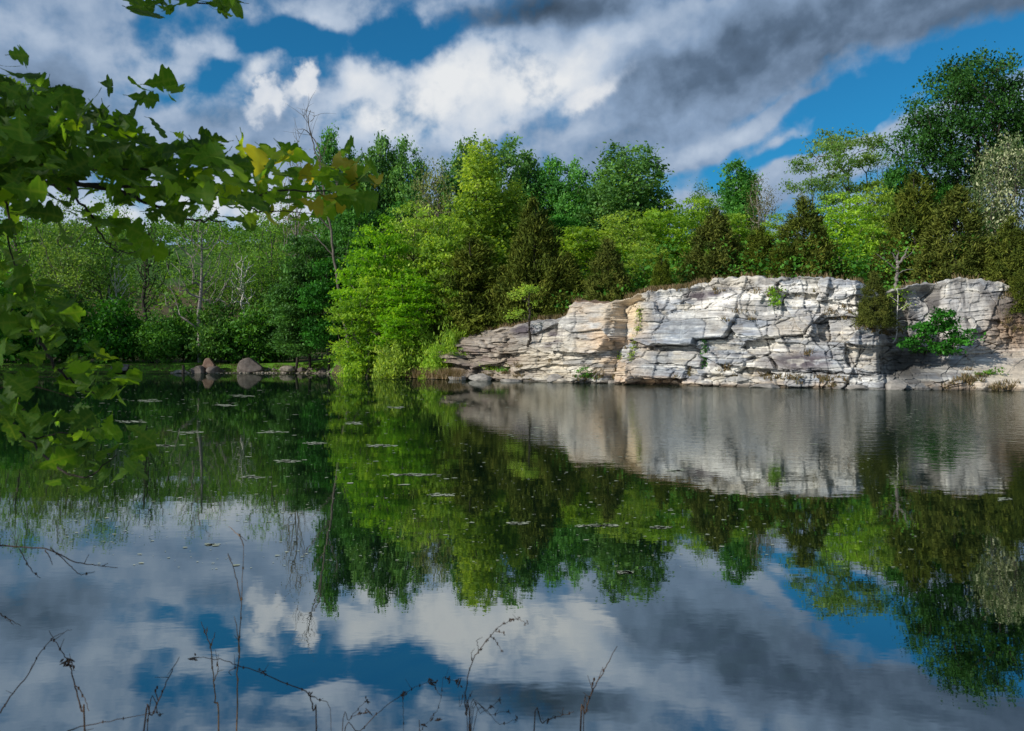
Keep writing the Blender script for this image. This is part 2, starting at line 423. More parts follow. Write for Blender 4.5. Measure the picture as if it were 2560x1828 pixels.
def shoreY(x): return np.interp(x, XS, SHORE)
def topY(x): return shoreY(x) + np.interp(x, SETX, SETB)
def topZ(x):
    z = CZ + (HY - np.interp(x, CX, CY) * S) * topY(x) / F
    return z


def ground_z(X, Y):
    """height of the land for points in front of the camera"""
    x = np.clip((X / np.maximum(Y, 1e-3) * F + 512) / S, -400, 3000)
    sy = shoreY(x)
    left = sstep(x, 640, 930)                                # 0 = low lawn bank, 1 = cliff top
    tz = np.where(x < 925, 1.25 + left * 1.6, topZ(np.maximum(x, 925)))
    ty = np.where(x < 925, sy + 4.2 + left * 1.5, topY(np.maximum(x, 925)))
    d = Y - sy
    z = np.where(Y < ty, -1.0 + (tz + .8) * sstep(d, -1.2, np.maximum(ty - sy, .5)), tz - .12 + np.clip(Y - ty, 0, 60) * (.02 + .04 * left))
    inc = sstep(Y, ty + .6, ty + 2.2)                         # under the cliff mesh the ground stays low
    zc = -1.2 + (tz + .6) * inc + np.clip(Y - ty - 2.2, 0, 60) * .055
    cl = sstep(x, 925, 960); z = z * (1 - cl) + zc * cl
    # wooded hill behind the lawn
    hill = 41 * sstep(Y, 125, 330) * (1 - .5 * sstep(x, 900, 1700)) + 5 * fbm(X / 40, Y / 40, 3) * sstep(Y, 130, 220)
    return z + hill


def build_ground():
    # polar sheet round the camera: near bank, side banks, far plateau and hills to the horizon
    az = np.concatenate([np.linspace(-180, -46, 40)[:-1], np.linspace(-46, 46, 330), np.linspace(46, 180, 40)[1:-1]])
    k = np.concatenate([[0, 1.2, 2.0, 2.6, 3.0, 3.5, 4.2, 6, 10, 18, 30], np.linspace(40, 125, 150), np.linspace(128, 360, 60), [450, 700, 1200, 2500]])
    A, Rr = np.meshgrid(np.radians(az), k, indexing='ij')
    front = np.abs(az) <= 46
    X = np.sin(A) * Rr; Y = np.cos(A) * Rr
    Rr = Rr.copy()
    X[front] = np.tan(A[front]) * Rr[front]; Y[front] = Rr[front]
    Z = np.zeros_like(X)
    Z[front] = ground_z(X[front], np.maximum(Y[front], 4.0))
    near_sh = np.interp(np.abs(az), [0, 46, 90, 120, 180], [2.6, 3.0, 3.2, 3.2, 3.2])[:, None]
    bank = .42 * (1 - sstep(Rr, near_sh - .7, near_sh + .5)) - 1.0 * sstep(Rr, near_sh - .2, near_sh + .8)
    m = front[:, None] & (Rr < 20); Z = np.where(m, bank, Z)
    # outside the picture: banks close the pond on both sides and behind
    side = ~front
    sa = az[side]
    shr = np.where(sa < 0, np.interp(-sa, [46, 60, 80, 100, 130, 180], [92, 66, 30, 9, 3, 2.6]), np.interp(sa, [46, 60, 80, 100, 130, 180], [62, 46, 24, 8, 3, 2.6]))[:, None]
    hi = np.where(sa < 0, np.interp(-sa, [46, 60, 100], [1.3, 1.0, .6]), np.interp(sa, [46, 60, 80, 100], [7, 5, 2, .6]))[:, None]
    Z[side] = -1.0 + (1 + hi) * sstep(Rr[side], shr - .5, shr + 3.5) + np.clip(Rr[side] - shr, 0, 400) * .015
    Z[side] = np.where(Rr[side] < shr - 1, np.where(Rr[side] < 2.2, .42, np.maximum(-1.0, .42 - (Rr[side] - 2.2) * 1.2)), Z[side])
    Z += (fbm(X / 3, Y / 3, 9) - .5) * .3 * (Z > .2) * (Rr > 8)
    n, q = X.shape
    V = np.stack([X, Y, Z], -1).reshape(-1, 3)
    i, j = np.meshgrid(np.arange(n), np.arange(q - 1), indexing='ij'); i2 = (i + 1) % n
    Q = np.stack([i * q + j, i2 * q + j, i2 * q + j + 1, i * q + j + 1], -1).reshape(-1, 4)
    xd = np.where(front[:, None], (X / np.maximum(Y, .1) * F + 512) / S, 3000)
    lawn = (xd < 790) & (Y > 94) & (Y < 108) & front[:, None]
    c = np.where(lawn[..., None], np.array([.10, .24, .02]), np.array([.075, .065, .035]))
    c = np.where((Z > 20)[..., None], np.array([.04, .09, .02]), c)
    o = link('ground', mesh('ground', V, Q, M['ground'], True, {'col': c.reshape(-1, 3)}))
    tag(o, kind='structure')


build_ground()
wv = np.array([[-220, -60, 0], [220, -60, 0], [220, 140, 0], [-220, 140, 0]], float)
tag(link('water', mesh('water', wv, np.array([[0, 1, 2, 3]]), M['water'])), kind='structure')

# ------------------------------------------------------------------ the limestone cliff
def build_cliff():
    xs = np.concatenate([np.linspace(925, 2290, 1000), np.linspace(2293, 2450, 30)])
    rows = 330
    x = np.repeat(xs[:, None], rows, 1)
    t = np.repeat(np.linspace(-.06, 1, rows)[None], len(xs), 0)
    sy, ty, tz = shoreY(x), topY(x), topZ(x)
    yb = (HY + CZ * F / sy) / S; yt = np.interp(x, CX, CY)
    y = yb + (yt - yb) * t
    z = t * tz
    # path normal in plan, facing the pond
    Xs = (xs * S - 512) * shoreY(xs) / F
    tx, tyv = np.gradient(Xs), np.gradient(shoreY(xs))
    k = np.ones(81) / 81
    tx = np.convolve(np.pad(tx, 40, 'edge'), k, 'valid'); tyv = np.convolve(np.pad(tyv, 40, 'edge'), k, 'valid')
    nl = np.hypot(tx, tyv); nx, ny = (tyv / nl)[:, None], (-tx / nl)[:, None]
    # the wall leans back in steps
    recess = sstep(x, 1945, 1975)
    tp = np.clip(t, 0, 1); g = np.where(x < 1260, tp ** 1.25, tp ** 1.1) * (1 - recess) + recess * np.clip(sstep(t, .04, .30) * .62 + .38 * t, 0, 1)
    g = np.clip(g, 0, 1)
    Yb = sy + (ty - sy) * g
    a, b = x * .034, z
    wa = a + (fbm(a * .6, b * .9, 11) - .5) * .7; wb = b + (fbm(a * .35, b * .6, 12) - .5) * .45 + .25 * np.sin(a * .22)
    D = (fbm(a * .22, b * .35, 21, 3) - .5) * 1.6
    (h1, h2, h3, da, db), e1 = jvor(wa, wb, 2.9, 1.5, 31)
    big = (h1 - .5) * 1.15 + (h2 - .5) * .34 * da + (h3 - .58) * .42 * db
    smallmask = sstep(fbm(a * .45, b * .7, 41, 3), .50, .62)
    smallmask = np.maximum(smallmask, sstep(y, 800, 835))
    smallmask = np.maximum(smallmask, 1 - sstep(x, 1180, 1260) * 1.0)
    (k1, k2, k3, ea, eb), e2 = jvor(wa * 1.02 + (fbm(a * 2, b * 2, 52) - .5) * .3, wb + (fbm(a * 2, b * 2, 53) - .5) * .12, 1.05, .36, 51)
    sm = ((k1 - .5) * .40 + (k2 - .5) * .25 * ea + (k3 - .6) * .4 * eb) * (.30 + .70 * smallmask)
    # beds: thin horizontal courses, each standing out a little differently
    bed = wb * 3.1 + .4 * fbm(a * .3, b * .2, 61)
    bi = np.floor(bed); bf = bed - bi
    run = vn(a * .5 + hsh(bi, bi * 0, 7) * 40, bi * 7.3, 71)
    run = np.floor(run * 6) / 6
    beds = (run - .42) * .19 * sstep(bf, 0, .10) + (bf - .5) * -.05
    fb = wb * 9.5 + fbm(a * .6, b * .4, 62) * 2; fi = np.floor(fb); ff = fb - fi
    fine = (vn(a * 1.3 + hsh(fi, fi * 0, 8) * 50, fi * 3.1, 72) - .5) * .08 * sstep(ff, 0, .2) * sstep(fbm(a * .35, b * .5, 63, 3), .40, .56)
    beds = beds + fine
    crack = -.30 * np.exp(-(e1 / .022) ** 2) * sstep(vn(a * .7, b * 1.1, 33), .35, .65) - .14 * np.exp(-(e2 / .085) ** 2) * (.15 + .85 * smallmask)
    D = D + big + sm + beds + crack + (fbm(a * 3, b * 6, 81, 4) - .5) * .17
    (v1, v2, v3, va, vb), e3 = jvor(wa + (fbm(a * 1.5, b * 1.5, 55) - .5) * .4, wb + (fbm(a * 1.5, b * 1.5, 56) - .5) * .3, 1.7, 3.3, 57)
    D = D + (v1 - .5) * .62 + (v2 - .5) * .22 * va - .22 * np.exp(-(e3 / .022) ** 2) * sstep(vn(a * .5, b * .5, 58), .45, .7)
    D = D + (1 - sstep(x, 1130, 1200)) * (big * .5 + (k1 - .5) * .3)
    far = sstep(x, 1985, 2030); D = D - far * big * .55
    off = np.zeros_like(D)

    def slab(poly, amt, soft=.0, flat=.0, tilt=(0, 0)):
        nonlocal D
        wx, wy = x + (fbm(a * 1.5, b * 1.5, 91) - .5) * 10, y + (fbm(a * 1.5, b * 1.5, 92) - .5) * 7
        mk = inside(wx, wy, poly)
        cx_, cy_ = np.mean([p[0] for p in poly]), np.mean([p[1] for p in poly])
        off[mk] += amt + (tilt[0] * (x - cx_) + tilt[1] * (y - cy_))[mk]
        if flat: D = np.where(mk, D * (1 - flat), D)
        return mk

    def cut(pts, wdt, dep):
        wx, wy = x + (fbm(a * 2, b * 2, 93) - .5) * 13, y + (fbm(a * 2, b * 2, 94) - .5) * 9
        off[...] -= dep * .75 * np.exp(-(seg_dist(wx, wy, pts) / (wdt * .55)) ** 2)
    slab([(1275, 660), (1367, 660), (1367, 752), (1330, 786), (1240, 782), (1252, 730)], .95, flat=.5)
    slab([(1278, 650), (1366, 650), (1366, 676), (1280, 674)], .28)
    slab([(1368, 660), (1400, 655), (1425, 645), (1405, 720), (1385, 790), (1360, 870), (1330, 870), (1345, 790), (1368, 750)], -1.35, flat=.5)
    slab([(1140, 712), (1205, 712), (1250, 706), (1240, 790), (1160, 765), (1140, 740)], .45, flat=.45)
    slab([(1170, 775), (1330, 790), (1320, 830), (1165, 820)], .1)
    slab([(1425, 640), (1560, 650), (1560, 690), (1470, 695), (1420, 690)], .1)
    s1 = slab([(1447, 768), (1488, 700), (1550, 688), (1640, 700), (1628, 722), (1612, 750), (1546, 758), (1543, 768)], .65, flat=.6, tilt=(0, .004))
    slab([(1440, 770), (1545, 772), (1610, 756), (1620, 775), (1555, 790), (1450, 782)], -.25, flat=.5)
    slab([(1420, 782), (1545, 784), (1560, 800), (1555, 815), (1430, 806)], .25, flat=.7)
    slab([(1630, 730), (1690, 718), (1760, 700), (1830, 700), (1805, 722), (1785, 746), (1744, 750), (1696, 754), (1640, 745)], .42, flat=.6)
    slab([(1690, 757), (1790, 750), (1840, 760), (1830, 790), (1740, 790)], -.1, flat=.3)
    slab([(1706, 792), (1745, 785), (1830, 788), (1860, 803), (1875, 826), (1735, 820)], .42, flat=.65)
    slab([(1622, 812), (1705, 794), (1722, 822), (1650, 818)], .32, flat=.7)
    slab([(1405, 808), (1525, 812), (1518, 842), (1410, 836)], .35, flat=.5)
    slab([(1405, 841), (1518, 844), (1500, 872), (1400, 872)], -.8, flat=.3)
    slab([(1640, 840), (1720, 836), (1735, 866), (1640, 866)], .25, flat=.3)
    slab([(1890, 845), (1962, 850), (1966, 880), (1890, 880)], .4, flat=.4)
    slab([(1840, 715), (1905, 712), (1942, 745), (1938, 780), (1850, 770)], .35, flat=.4)
    slab([(1560, 618), (1660, 612), (1655, 660), (1575, 662)], .15, flat=.3)
    slab([(1725, 620), (1830, 614), (1836, 650), (1800, 652), (1740, 650)], .15, flat=.4)
    slab([(1855, 622), (1918, 618), (1918, 680), (1850, 672)], .25, flat=.4)
    slab([(1700, 650), (1840, 652), (1840, 676), (1690, 680)], -.3)
    slab([(2020, 625), (2235, 610), (2190, 740), (2100, 760), (2020, 690)], .2, flat=.35)
    slab([(2150, 800), (2300, 780), (2300, 880), (2130, 880)], .3, flat=.75)
    for pts, wd, dp in [
        ([(1366, 668), (1367, 710), (1362, 752), (1345, 790)], 5, 1.0), ([(1424, 655), (1408, 700), (1395, 725)], 4, .5),
        ([(1447, 769), (1544, 771), (1546, 757), (1612, 752), (1632, 720)], 3.6, .75), ([(1696, 754), (1714, 756), (1749, 748), (1785, 748), (1806, 721), (1836, 718)], 3.4, .65),
        ([(1683, 724), (1696, 749), (1706, 779), (1709, 791), (1727, 822)], 3, .4), ([(1687, 734), (1730, 722), (1755, 712)], 2.6, .3),
        ([(1622, 815), (1660, 802), (1709, 791)], 2.6, .3), ([(1658, 622), (1645, 655), (1640, 690)], 3.4, .4), ([(1530, 640), (1520, 660)], 3, .3),
        ([(1240, 708), (1238, 745), (1232, 765)], 3, .4), ([(1130, 735), (1128, 790), (1112, 800)], 6, .55), ([(1085, 760), (1100, 800)], 5, .7),
        ([(1840, 715), (1842, 770), (1850, 800)], 3, .35), ([(1545, 790), (1530, 805), (1520, 830)], 2.6, .3), ([(1290, 755), (1330, 756), (1360, 750)], 3, .3),
        ([(1180, 793), (1260, 800), (1330, 800)], 2.6, .3), ([(1478, 705), (1450, 745)], 2.4, .22), ([(1862, 745), (1895, 770), (1940, 775)], 3, .3),
        ([(1400, 839), (1520, 842)], 3, .5), ([(1560, 838), (1640, 836)], 3, .45), ([(1730, 828), (1880, 830), (1940, 836)], 3, .45), ([(1960, 770), (1968, 860)], 7, .9)]:
        cut(pts, wd, dp)
    D = D + off
    # the shaded notch between the two walls
    D = D - 1.6 * sstep(x, 1945, 1985) * (1 - sstep(x, 2060, 2110)) * sstep(t, .02, .2)
    # rubble skirt along the foot
    foot = (1 - sstep(t, .02, .16)); D = D + foot * (.15 + .5 * (vn(a * 1.3, b * 0, 95) - .4))
    D *= (1 - .75 * sstep(t, .93, 1.0))                       # keep the skyline where the profile puts it
    D *= sstep(x, 925, 960)
    X = (x * S - 512) * Yb / F + nx * D; Y = Yb + ny * D
    Z = z + (fbm(a * 2, a * 0 + 3, 97, 3) - .5) * .35 * sstep(t, .9, 1) + (k1 - .5) * .10 * sstep(t, .85, 1)
    # rim running back onto the plateau
    bx = [X]; by = [Y]; bz = [Z]
    for q, back in enumerate((.35, .9, 1.8, 3.2, 5)):
        bx.append((X[:, -1] - nx[:, 0] * back)[:, None]); by.append((Y[:, -1] - ny[:, 0] * back)[:, None])
        bz.append((Z[:, -1] + .05 * back + (vn(xs * .08, xs * 0 + q, 98) - .55) * .3 - .12 * max(0, q - 2))[:, None])
    X, Y, Z = (np.concatenate(v, 1) for v in (bx, by, bz))
    # ---- colour of the stone itself
    def ext(v): return np.concatenate([v, np.repeat(v[:, -1:], 5, 1)], 1)
    base = np.array([.52, .515, .50]) * np.ones(x.shape + (1,))
    def paint(w, c): nonlocal base; w = np.clip(w, 0, 1)[..., None]; base = base * (1 - w) + np.array(c) * w
    def area(cx_, cy_, rx, ry): return np.clip(1.25 - np.hypot((x - cx_) / rx, (y - cy_) / ry), 0, 1)
    nA, nB, nC = fbm(a * .5, b * .9, 101), fbm(a * .9, b * 2.2, 102), fbm(a * .35, b * 3.5, 103)
    paint(sstep(nA, .44, .60) * .85, (.37, .395, .435)); paint(sstep(nB, .55, .70) * .6, (.58, .545, .47)); paint(sstep(h1, .62, .66) * .5, (.34, .37, .42))
    paint(sstep(h2, .76, .80) * .3, (.60, .54, .45))
    paint(sstep(nC, .52, .62) * .6, (.74, .735, .71)); paint(sstep(fbm(a * .4, b * 9, 109), .58, .66) * .55, (.26, .255, .265))
    paint(sstep(fbm(a * 1.2, b * 1.2, 105), .60, .68) * .45, (.30, .285, .28))
    streak = sstep(fbm(a * 2.4, b * .25, 106), .60, .72) * sstep(t, .2, .9); paint(streak * .4, (.25, .245, .25))
    # cream and tan stone about the gully
    paint(area(1370, 770, 75, 110) * .75 * sstep(nB, .3, .6), (.60, .47, .34)); paint(area(1400, 690, 45, 60) * .8, (.70, .60, .45))
    paint(area(1300, 680, 70, 26) * .5, (.55, .45, .34)); paint(inside(x, y, [(1276, 655), (1366, 655), (1366, 673), (1278, 671)]) * .8, (.27, .19, .14))
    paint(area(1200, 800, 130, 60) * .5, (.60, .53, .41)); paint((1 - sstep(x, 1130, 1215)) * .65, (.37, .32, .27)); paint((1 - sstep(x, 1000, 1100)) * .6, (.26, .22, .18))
    paint(area(1080, 800, 110, 40) * sstep(nB, .45, .6) * .6, (.30, .25, .24))
    paint(area(1450, 850, 80, 14) * .8, (.58, .42, .28)); paint(area(1760, 735, 60, 26) * .4, (.66, .58, .47))
    paint(sstep(y, 842, 858) * sstep(nA, .35, .6) * .6, (.52, .40, .28))
    # white upper courses, violet-grey weathered faces
    paint(area(1660, 665, 260, 60) * sstep(nC, .38, .6) * .7, (.80, .79, .77)); paint(area(1860, 700, 60, 45) * sstep(nB, .4, .6) * .7, (.82, .80, .78))
    for cx_, cy_, rx, ry in [(1548, 658, 34, 14), (1785, 805, 82, 22), (1590, 655, 20, 8), (1230, 755, 30, 22), (1170, 735, 30, 16)]:
        paint(area(cx_, cy_, rx, ry) * sstep(nB + .25 * nA, .38, .56) * 1.2, (.185, .168, .185))
    paint(area(1520, 735, 60, 40) * .45, (.34, .385, .44)); paint(area(1450, 800, 50, 25) * .35, (.38, .42, .46))
    # farther wall: black and white streaks, tan slope, brown earth; dark grey ledges in the notch
    paint(area(2110, 690, 130, 70) * .7, (.52, .51, .50)); paint(area(2110, 690, 140, 80) * sstep(fbm(a * 1.2, b * .5 + a * .4, 107), .50, .60) * .85, (.16, .155, .16))
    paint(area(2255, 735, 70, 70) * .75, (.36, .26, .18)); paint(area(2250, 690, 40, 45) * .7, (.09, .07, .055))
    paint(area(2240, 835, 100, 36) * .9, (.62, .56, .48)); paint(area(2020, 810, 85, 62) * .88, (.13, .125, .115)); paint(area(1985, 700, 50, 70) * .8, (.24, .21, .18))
    paint(area(2190, 770, 60, 30) * .5, (.40, .36, .32))
    base *= (.92 + .16 * k2[..., None]) * (.90 + .2 * vn(a * .8 + bi * 5.1, bi * 3.7, 108)[..., None])
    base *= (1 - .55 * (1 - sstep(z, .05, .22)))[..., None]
    base = np.clip(base, .02, 1) ** 1.42 * np.array([1.06, 1.05, 1.02])
    col = np.concatenate([base, np.repeat(base[:, -1:], 5, 1)], 1)
    n, q = X.shape
    V = np.stack([X, Y, Z], -1)
    i, j = np.meshgrid(np.arange(n - 1), np.arange(q - 1), indexing='ij')
    Q = np.stack([i * q + j, (i + 1) * q + j, (i + 1) * q + j + 1, i * q + j + 1], -1).reshape(-1, 4)
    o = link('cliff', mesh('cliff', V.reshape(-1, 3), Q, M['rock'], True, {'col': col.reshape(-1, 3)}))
    tag(o, kind='structure')
    return xs, y, V[:, :rows], nx[:, 0], ny[:, 0]


CLX, CLY, CLV, CNX, CNY = build_cliff()


def on_cliff(x, y, out=0.0):
    i = int(np.clip(np.searchsorted(CLX, x), 0, len(CLX) - 1)); j = int(np.argmin(np.abs(CLY[i] - y)))
    return CLV[i, j] + np.array([CNX[i], CNY[i], 0]) * out


# ------------------------------------------------------------------ trees
def leaf_quads(C, n_each, sig, size, rng, up=.55, narrow=.62, tint=None, dirs=None):
    """diamond leaf clumps scattered round the points C"""
    k = len(C); sig = np.asarray(sig, float)
    idx = np.repeat(np.arange(k), n_each); n = len(idx)
    g = rng.normal(size=(n, 3)); g *= (np.abs(rng.normal(size=(n, 1))) ** .15)
    P = C[idx] + g * (sig if sig.ndim == 1 else sig[idx])
    N = rng.normal(size=(n, 3)); N[:, 2] += up * 1.6; N /= np.linalg.norm(N, axis=1)[:, None]
    A = rng.normal(size=(n, 3)) if dirs is None else dirs[idx] + rng.normal(size=(n, 3)) * .45
    A -= N * (A * N).sum(1)[:, None]; A /= np.linalg.norm(A, axis=1)[:, None] + 1e-9
    B = np.cross(N, A)
    s = size * rng.uniform(.55, 1.25, n)[:, None]
    s *= np.where(rng.random(n) < .12, 1.45, 1.0)[:, None]
    V = np.stack([P - A * s * .5, P + B * s * .5 * narrow - A * s * .08, P + A * s * .5, P - B * s * .5 * narrow - A * s * .08], 1).reshape(-1, 3)
    Q = np.arange(4 * n).reshape(n, 4)
    tc = (rng.random(k) if tint is None else tint)[idx]
    t = np.clip(tc * .6 + rng.random(n) * .4, 0, 1)
    return V, Q, np.repeat(t, 4)


def skeleton(trunk, clumps, rng, seg=.9, sag=.0, tip=.02, trunk_r=.25, exp=.45, lift=.35):
    nodes = [p for p in trunk]; par = [-1] + list(range(len(trunk) - 1)); ends = []
    axis = np.array(trunk)
    d0 = np.array([np.min(np.linalg.norm(axis - c, axis=1)) for c in clumps])
    for ci in np.argsort(d0):
        c = clumps[ci]; N = np.array(nodes); dv = c - N
        dist = np.linalg.norm(dv, axis=1)
        cost = dist + np.clip(N[:, 2] - c[2] + lift * dist, 0, None) * 1.2
        cost[:max(1, int(len(trunk) * .2))] += 3
        b = int(np.argmin(cost)); L = dist[b]; k = max(1, int(L / seg)); p0 = N[b]; last = b
        bend = rng.normal(size=3) * .09 * L; bend[2] -= sag * L
        for q in range(1, k + 1):
            f = q / k
            p = p0 + (c - p0) * f + bend * math.sin(math.pi * f) + (rng.normal(size=3) * .05 * seg if q < k else 0)
            nodes.append(p); par.append(last); last = len(nodes) - 1
        ends.append(last)
    n = len(nodes); w = np.zeros(n)
    for e in ends: w[e] += 1
    for i in range(n - 1, 0, -1): w[par[i]] += w[i]
    r = tip * np.maximum(w, .6) ** exp
    nt = len(trunk); fl = np.linspace(1, .18, nt) ** .8 * trunk_r
    r[:nt] = np.maximum(np.minimum(r[:nt], fl), fl * .8)
    return np.array(nodes), np.array(par), r, nt


def ell_points(lobes, n, rng, mind, inner=.45):
    out = []; wts = np.array([l[6] if len(l) > 6 else l[3] * l[4] * l[5] for l in lobes]); wts = wts / wts.sum()
    tries = 0
    while len(out) < n and tries < n * 40:
        tries += 1
        l = lobes[rng.choice(len(lobes), p=wts)]
        v = rng.normal(size=3); v /= np.linalg.norm(v); v *= rng.uniform(inner ** 2.2, 1) ** (1 / 2.2)
        p = np.array(l[:3]) + v * np.array(l[3:6])
        if out and mind > 0 and np.min(np.sum((np.array(out) - p) ** 2, 1)) < mind * mind: continue
        out.append(p)
    return np.array(out)


def trunk_line(H, rng, wob=.25, lean=(0, 0), n=9):
    z = np.linspace(0, H, n); k = rng.normal(size=(n, 2)).cumsum(0) * wob / n ** .5
    k -= k[0]
    return np.stack([k[:, 0] + lean[0] * z / H, k[:, 1] + lean[1] * z / H, z], 1)


def tree_mesh(key, trunk, clumps, leaves, size, sig, leafmat, bark, rng, trunk_r=.22, tip=.018, up=.55, sag=0., lift=.35, narrow=.62, seg=.9, tint=None, dirs=None, exp=.45):
    nodes, par, r, nt = skeleton(trunk, clumps, rng, seg, sag, tip, trunk_r, exp, lift)
    b = Bag(); V, Q = tube(nodes[:nt], r[:nt], 8); b.add(V, Q)
    e = np.arange(nt, len(nodes)); ra = np.minimum(r[par[e]], r[e] * 1.35)
    V, Q = edges_tubes(nodes[par[e]], nodes[e], ra, r[e], 4); b.add(V, Q)
    tm = b.mesh(key + '_wood', bark)
    cm = None
    if leaves > 0:
        V, Q, t = leaf_quads(clumps, leaves, sig, size, rng, up, narrow, tint, dirs)
        cm = mesh(key + '_leaves', V, Q, leafmat, False, {'tint': t})
    W = np.ptp(clumps[:, 0]) + 2 * np.max(sig) * .8
    return dict(wood=tm, leaves=cm, H=float(clumps[:, 2].max() + np.max(sig) * 1.0), W=float(W))


ARCH = {}


def make_arch():
    def reg(k, *v): ARCH[k] = list(v)
    def cotton(seed, lobes, H, n=165, L=110):
        rng = np.random.default_rng(seed); c = ell_points(lobes, n, rng, .72, .5)
        return tree_mesh('cottonwood%d' % seed, trunk_line(H * .86, rng, .5), c, L, .33, np.array([.46, .46, .36]), M['cottonwood'], M['bark'], rng, .30, lift=.6)
    reg('cotton', cotton(1, [(0, 0, 13, 3.1, 3, 4.6), (-2.4, .4, 10, 2.2, 2.2, 3.4), (2.3, -.3, 10.5, 2.1, 2.1, 3.6), (.4, 0, 7.5, 2.8, 2.6, 2.6)], 17.5),
        cotton(2, [(-1.5, 0, 13.2, 1.6, 1.7, 4.4), (1.3, .4, 12, 1.5, 1.6, 3.8), (0, -.3, 8, 2.5, 2.4, 3.4), (2.5, 0, 9.2, 1.3, 1.4, 2.4)], 17.5),
        cotton(3, [(.8, 0, 13.6, 2.0, 2, 3.6), (-2.0, 0, 11.8, 1.8, 1.8, 3.2), (2.8, .5, 9.6, 1.6, 1.7, 2.6), (-.3, 0, 7.6, 2.8, 2.6, 2.4)], 17.5))
    def maple(seed, lobes, H, mat, n=112, L=88, size=.34, sig=(.55, .55, .17), inner=.3):
        rng = np.random.default_rng(seed); c = ell_points(lobes, n, rng, .95, inner)
        return tree_mesh('broad%d' % seed, trunk_line(H * .8, rng, .5), c, L, size, np.array(sig), M[mat], M['bark'], rng, .2, up=.9, sag=-.02)
    reg('maple', maple(11, [(0, 0, 8.5, 3, 3, 3.6), (-2.2, -.6, 6, 2.6, 2.4, 2.2), (2.3, -.2, 6.4, 2.5, 2.4, 2.4), (.2, -.6, 4.2, 3.3, 3, 1.8)], 12, 'maple'),
        maple(12, [(.6, 0, 8.8, 2.4, 2.4, 3.2), (-1.9, 0, 7.4, 2.2, 2.2, 2.4), (2.6, -.5, 5.2, 2.2, 2.2, 1.9), (-1.2, -.5, 4, 3, 2.8, 1.7)], 12, 'maple'),
        maple(13, [(-.6, 0, 8.6, 2.2, 2.3, 3.4), (1.9, .2, 7, 2.3, 2.2, 2.2), (-2.6, -.4, 5, 2, 2, 1.7), (.8, -.6, 3.8, 3.2, 2.8, 1.8)], 12, 'maple'))
    reg('maple_tall', maple(15, [(0, 0, 12.5, 1.5, 1.5, 4), (-1.4, 0, 9.5, 1.5, 1.5, 3), (1.5, -.2, 9, 1.6, 1.5, 3.2), (0, -.3, 6, 2.7, 2.4, 3), (1.8, 0, 5, 1.6, 1.6, 2)], 16.5, 'maple', 150, 95, sig=(.45, .45, .3)))
    reg('lime', maple(16, [(0, 0, 8.5, 3.2, 3, 3.4), (-2.4, -.6, 6.2, 2.2, 2.2, 2.2), (2.6, -.2, 6, 2.4, 2.2, 2.2), (.2, -.6, 4, 3.3, 3, 1.8)], 12, 'lime', 125, 80, .28))
    reg('pale', maple(17, [(0, 0, 11.5, 2.2, 2, 3.4), (-1.9, 0, 8.5, 2.0, 2, 2.6), (2.1, -.2, 8, 2.0, 2, 2.6), (0, -.3, 5.4, 2.6, 2.4, 2.4)], 15, 'pale', 170, 42, .23, (.6, .6, .34), .2))
    def dense(seed, lobes, H):
        rng = np.random.default_rng(seed); c = ell_points(lobes, 150, rng, .6, .55)
        return tree_mesh('dense%d' % seed, trunk_line(H * .85, rng, .6), c, 120, .32, np.array([.62, .62, .2]), M['dense'], M['bark_dark'], rng, .24, up=1.1, sag=-.04)
    reg('dense', dense(21, [(0, 0, 9, 3.4, 3, 2.6), (-2.4, 0, 6.4, 2.6, 2.4, 1.6), (2.2, 0, 6.8, 2.4, 2.4, 1.8), (0, -.4, 3.8, 3.6, 3, 1.6)], 12),
        dense(22, [(.8, 0, 9.4, 2.7, 2.6, 2.2), (-2, 0, 7.2, 2.4, 2.4, 1.5), (-2.6, -.3, 4, 2.2, 2.2, 1.4), (1.9, -.2, 4.6, 2.7, 2.5, 1.9)], 12))
    def sparse(seed, mat, n, L, lobes, H, size=.23, bark='bark', tr=.2, tip=.022, sig=(.6, .6, .4)):
        rng = np.random.default_rng(seed); c = ell_points(lobes, n, rng, .5, .15)
        return tree_mesh('open%d' % seed, trunk_line(H * .82, rng, .6), c, L, size, np.array(sig), M[mat], M[bark], rng, tr, tip, lift=.7, exp=.42)
    reg('sparse', sparse(31, 'sparse', 190, 46, [(0, 0, 10, 3.8, 3, 5), (-2, 0, 7, 2.6, 2, 3.5), (2, 0, 7, 2.6, 2, 3.5)], 15),
        sparse(32, 'sparse', 170, 44, [(.6, 0, 10.5, 3, 2.6, 4.5), (-2, 0, 8, 2.4, 2, 3), (2.4, 0, 6, 2.2, 2, 3)], 15))
    reg('twiggy', sparse(33, 'brownish', 120, 7, [(0, 0, 10, 1.8, 1.8, 5)], 15, .16, 'bark_grey', .16, .022))
    reg('vine', sparse(37, 'shade', 170, 16, [(0, 0, 10.5, 2.2, 1.8, 4.4, 5), (0, 0, 6, .8, .7, 5.5, 6), (.5, 0, 9, .7, .6, 3, 2)], 15, .2, 'bark_dark', .34, .024, (.34, .34, .6)))
    reg('brownish', sparse(34, 'brownish', 150, 30, [(0, 0, 10, 3, 2.6, 4.4), (2, 0, 7, 2, 2, 3)], 14, .2, 'bark_grey'))
    reg('spread', sparse(35, 'sparse', 200, 15, [(0, 0, 11, 4.6, 2.6, 5), (-3.2, 0, 7.5, 2.6, 2, 3), (3, 0, 8, 2.6, 2, 3)], 16, .2, 'bark_grey', .42, .026))
    reg('white', sparse(36, 'sparse', 60, 10, [(0, 0, 9, 2, 1.5, 3.5)], 13, .2, 'bark_white', .20, .035))
    rng = np.random.default_rng(41)
    c = []
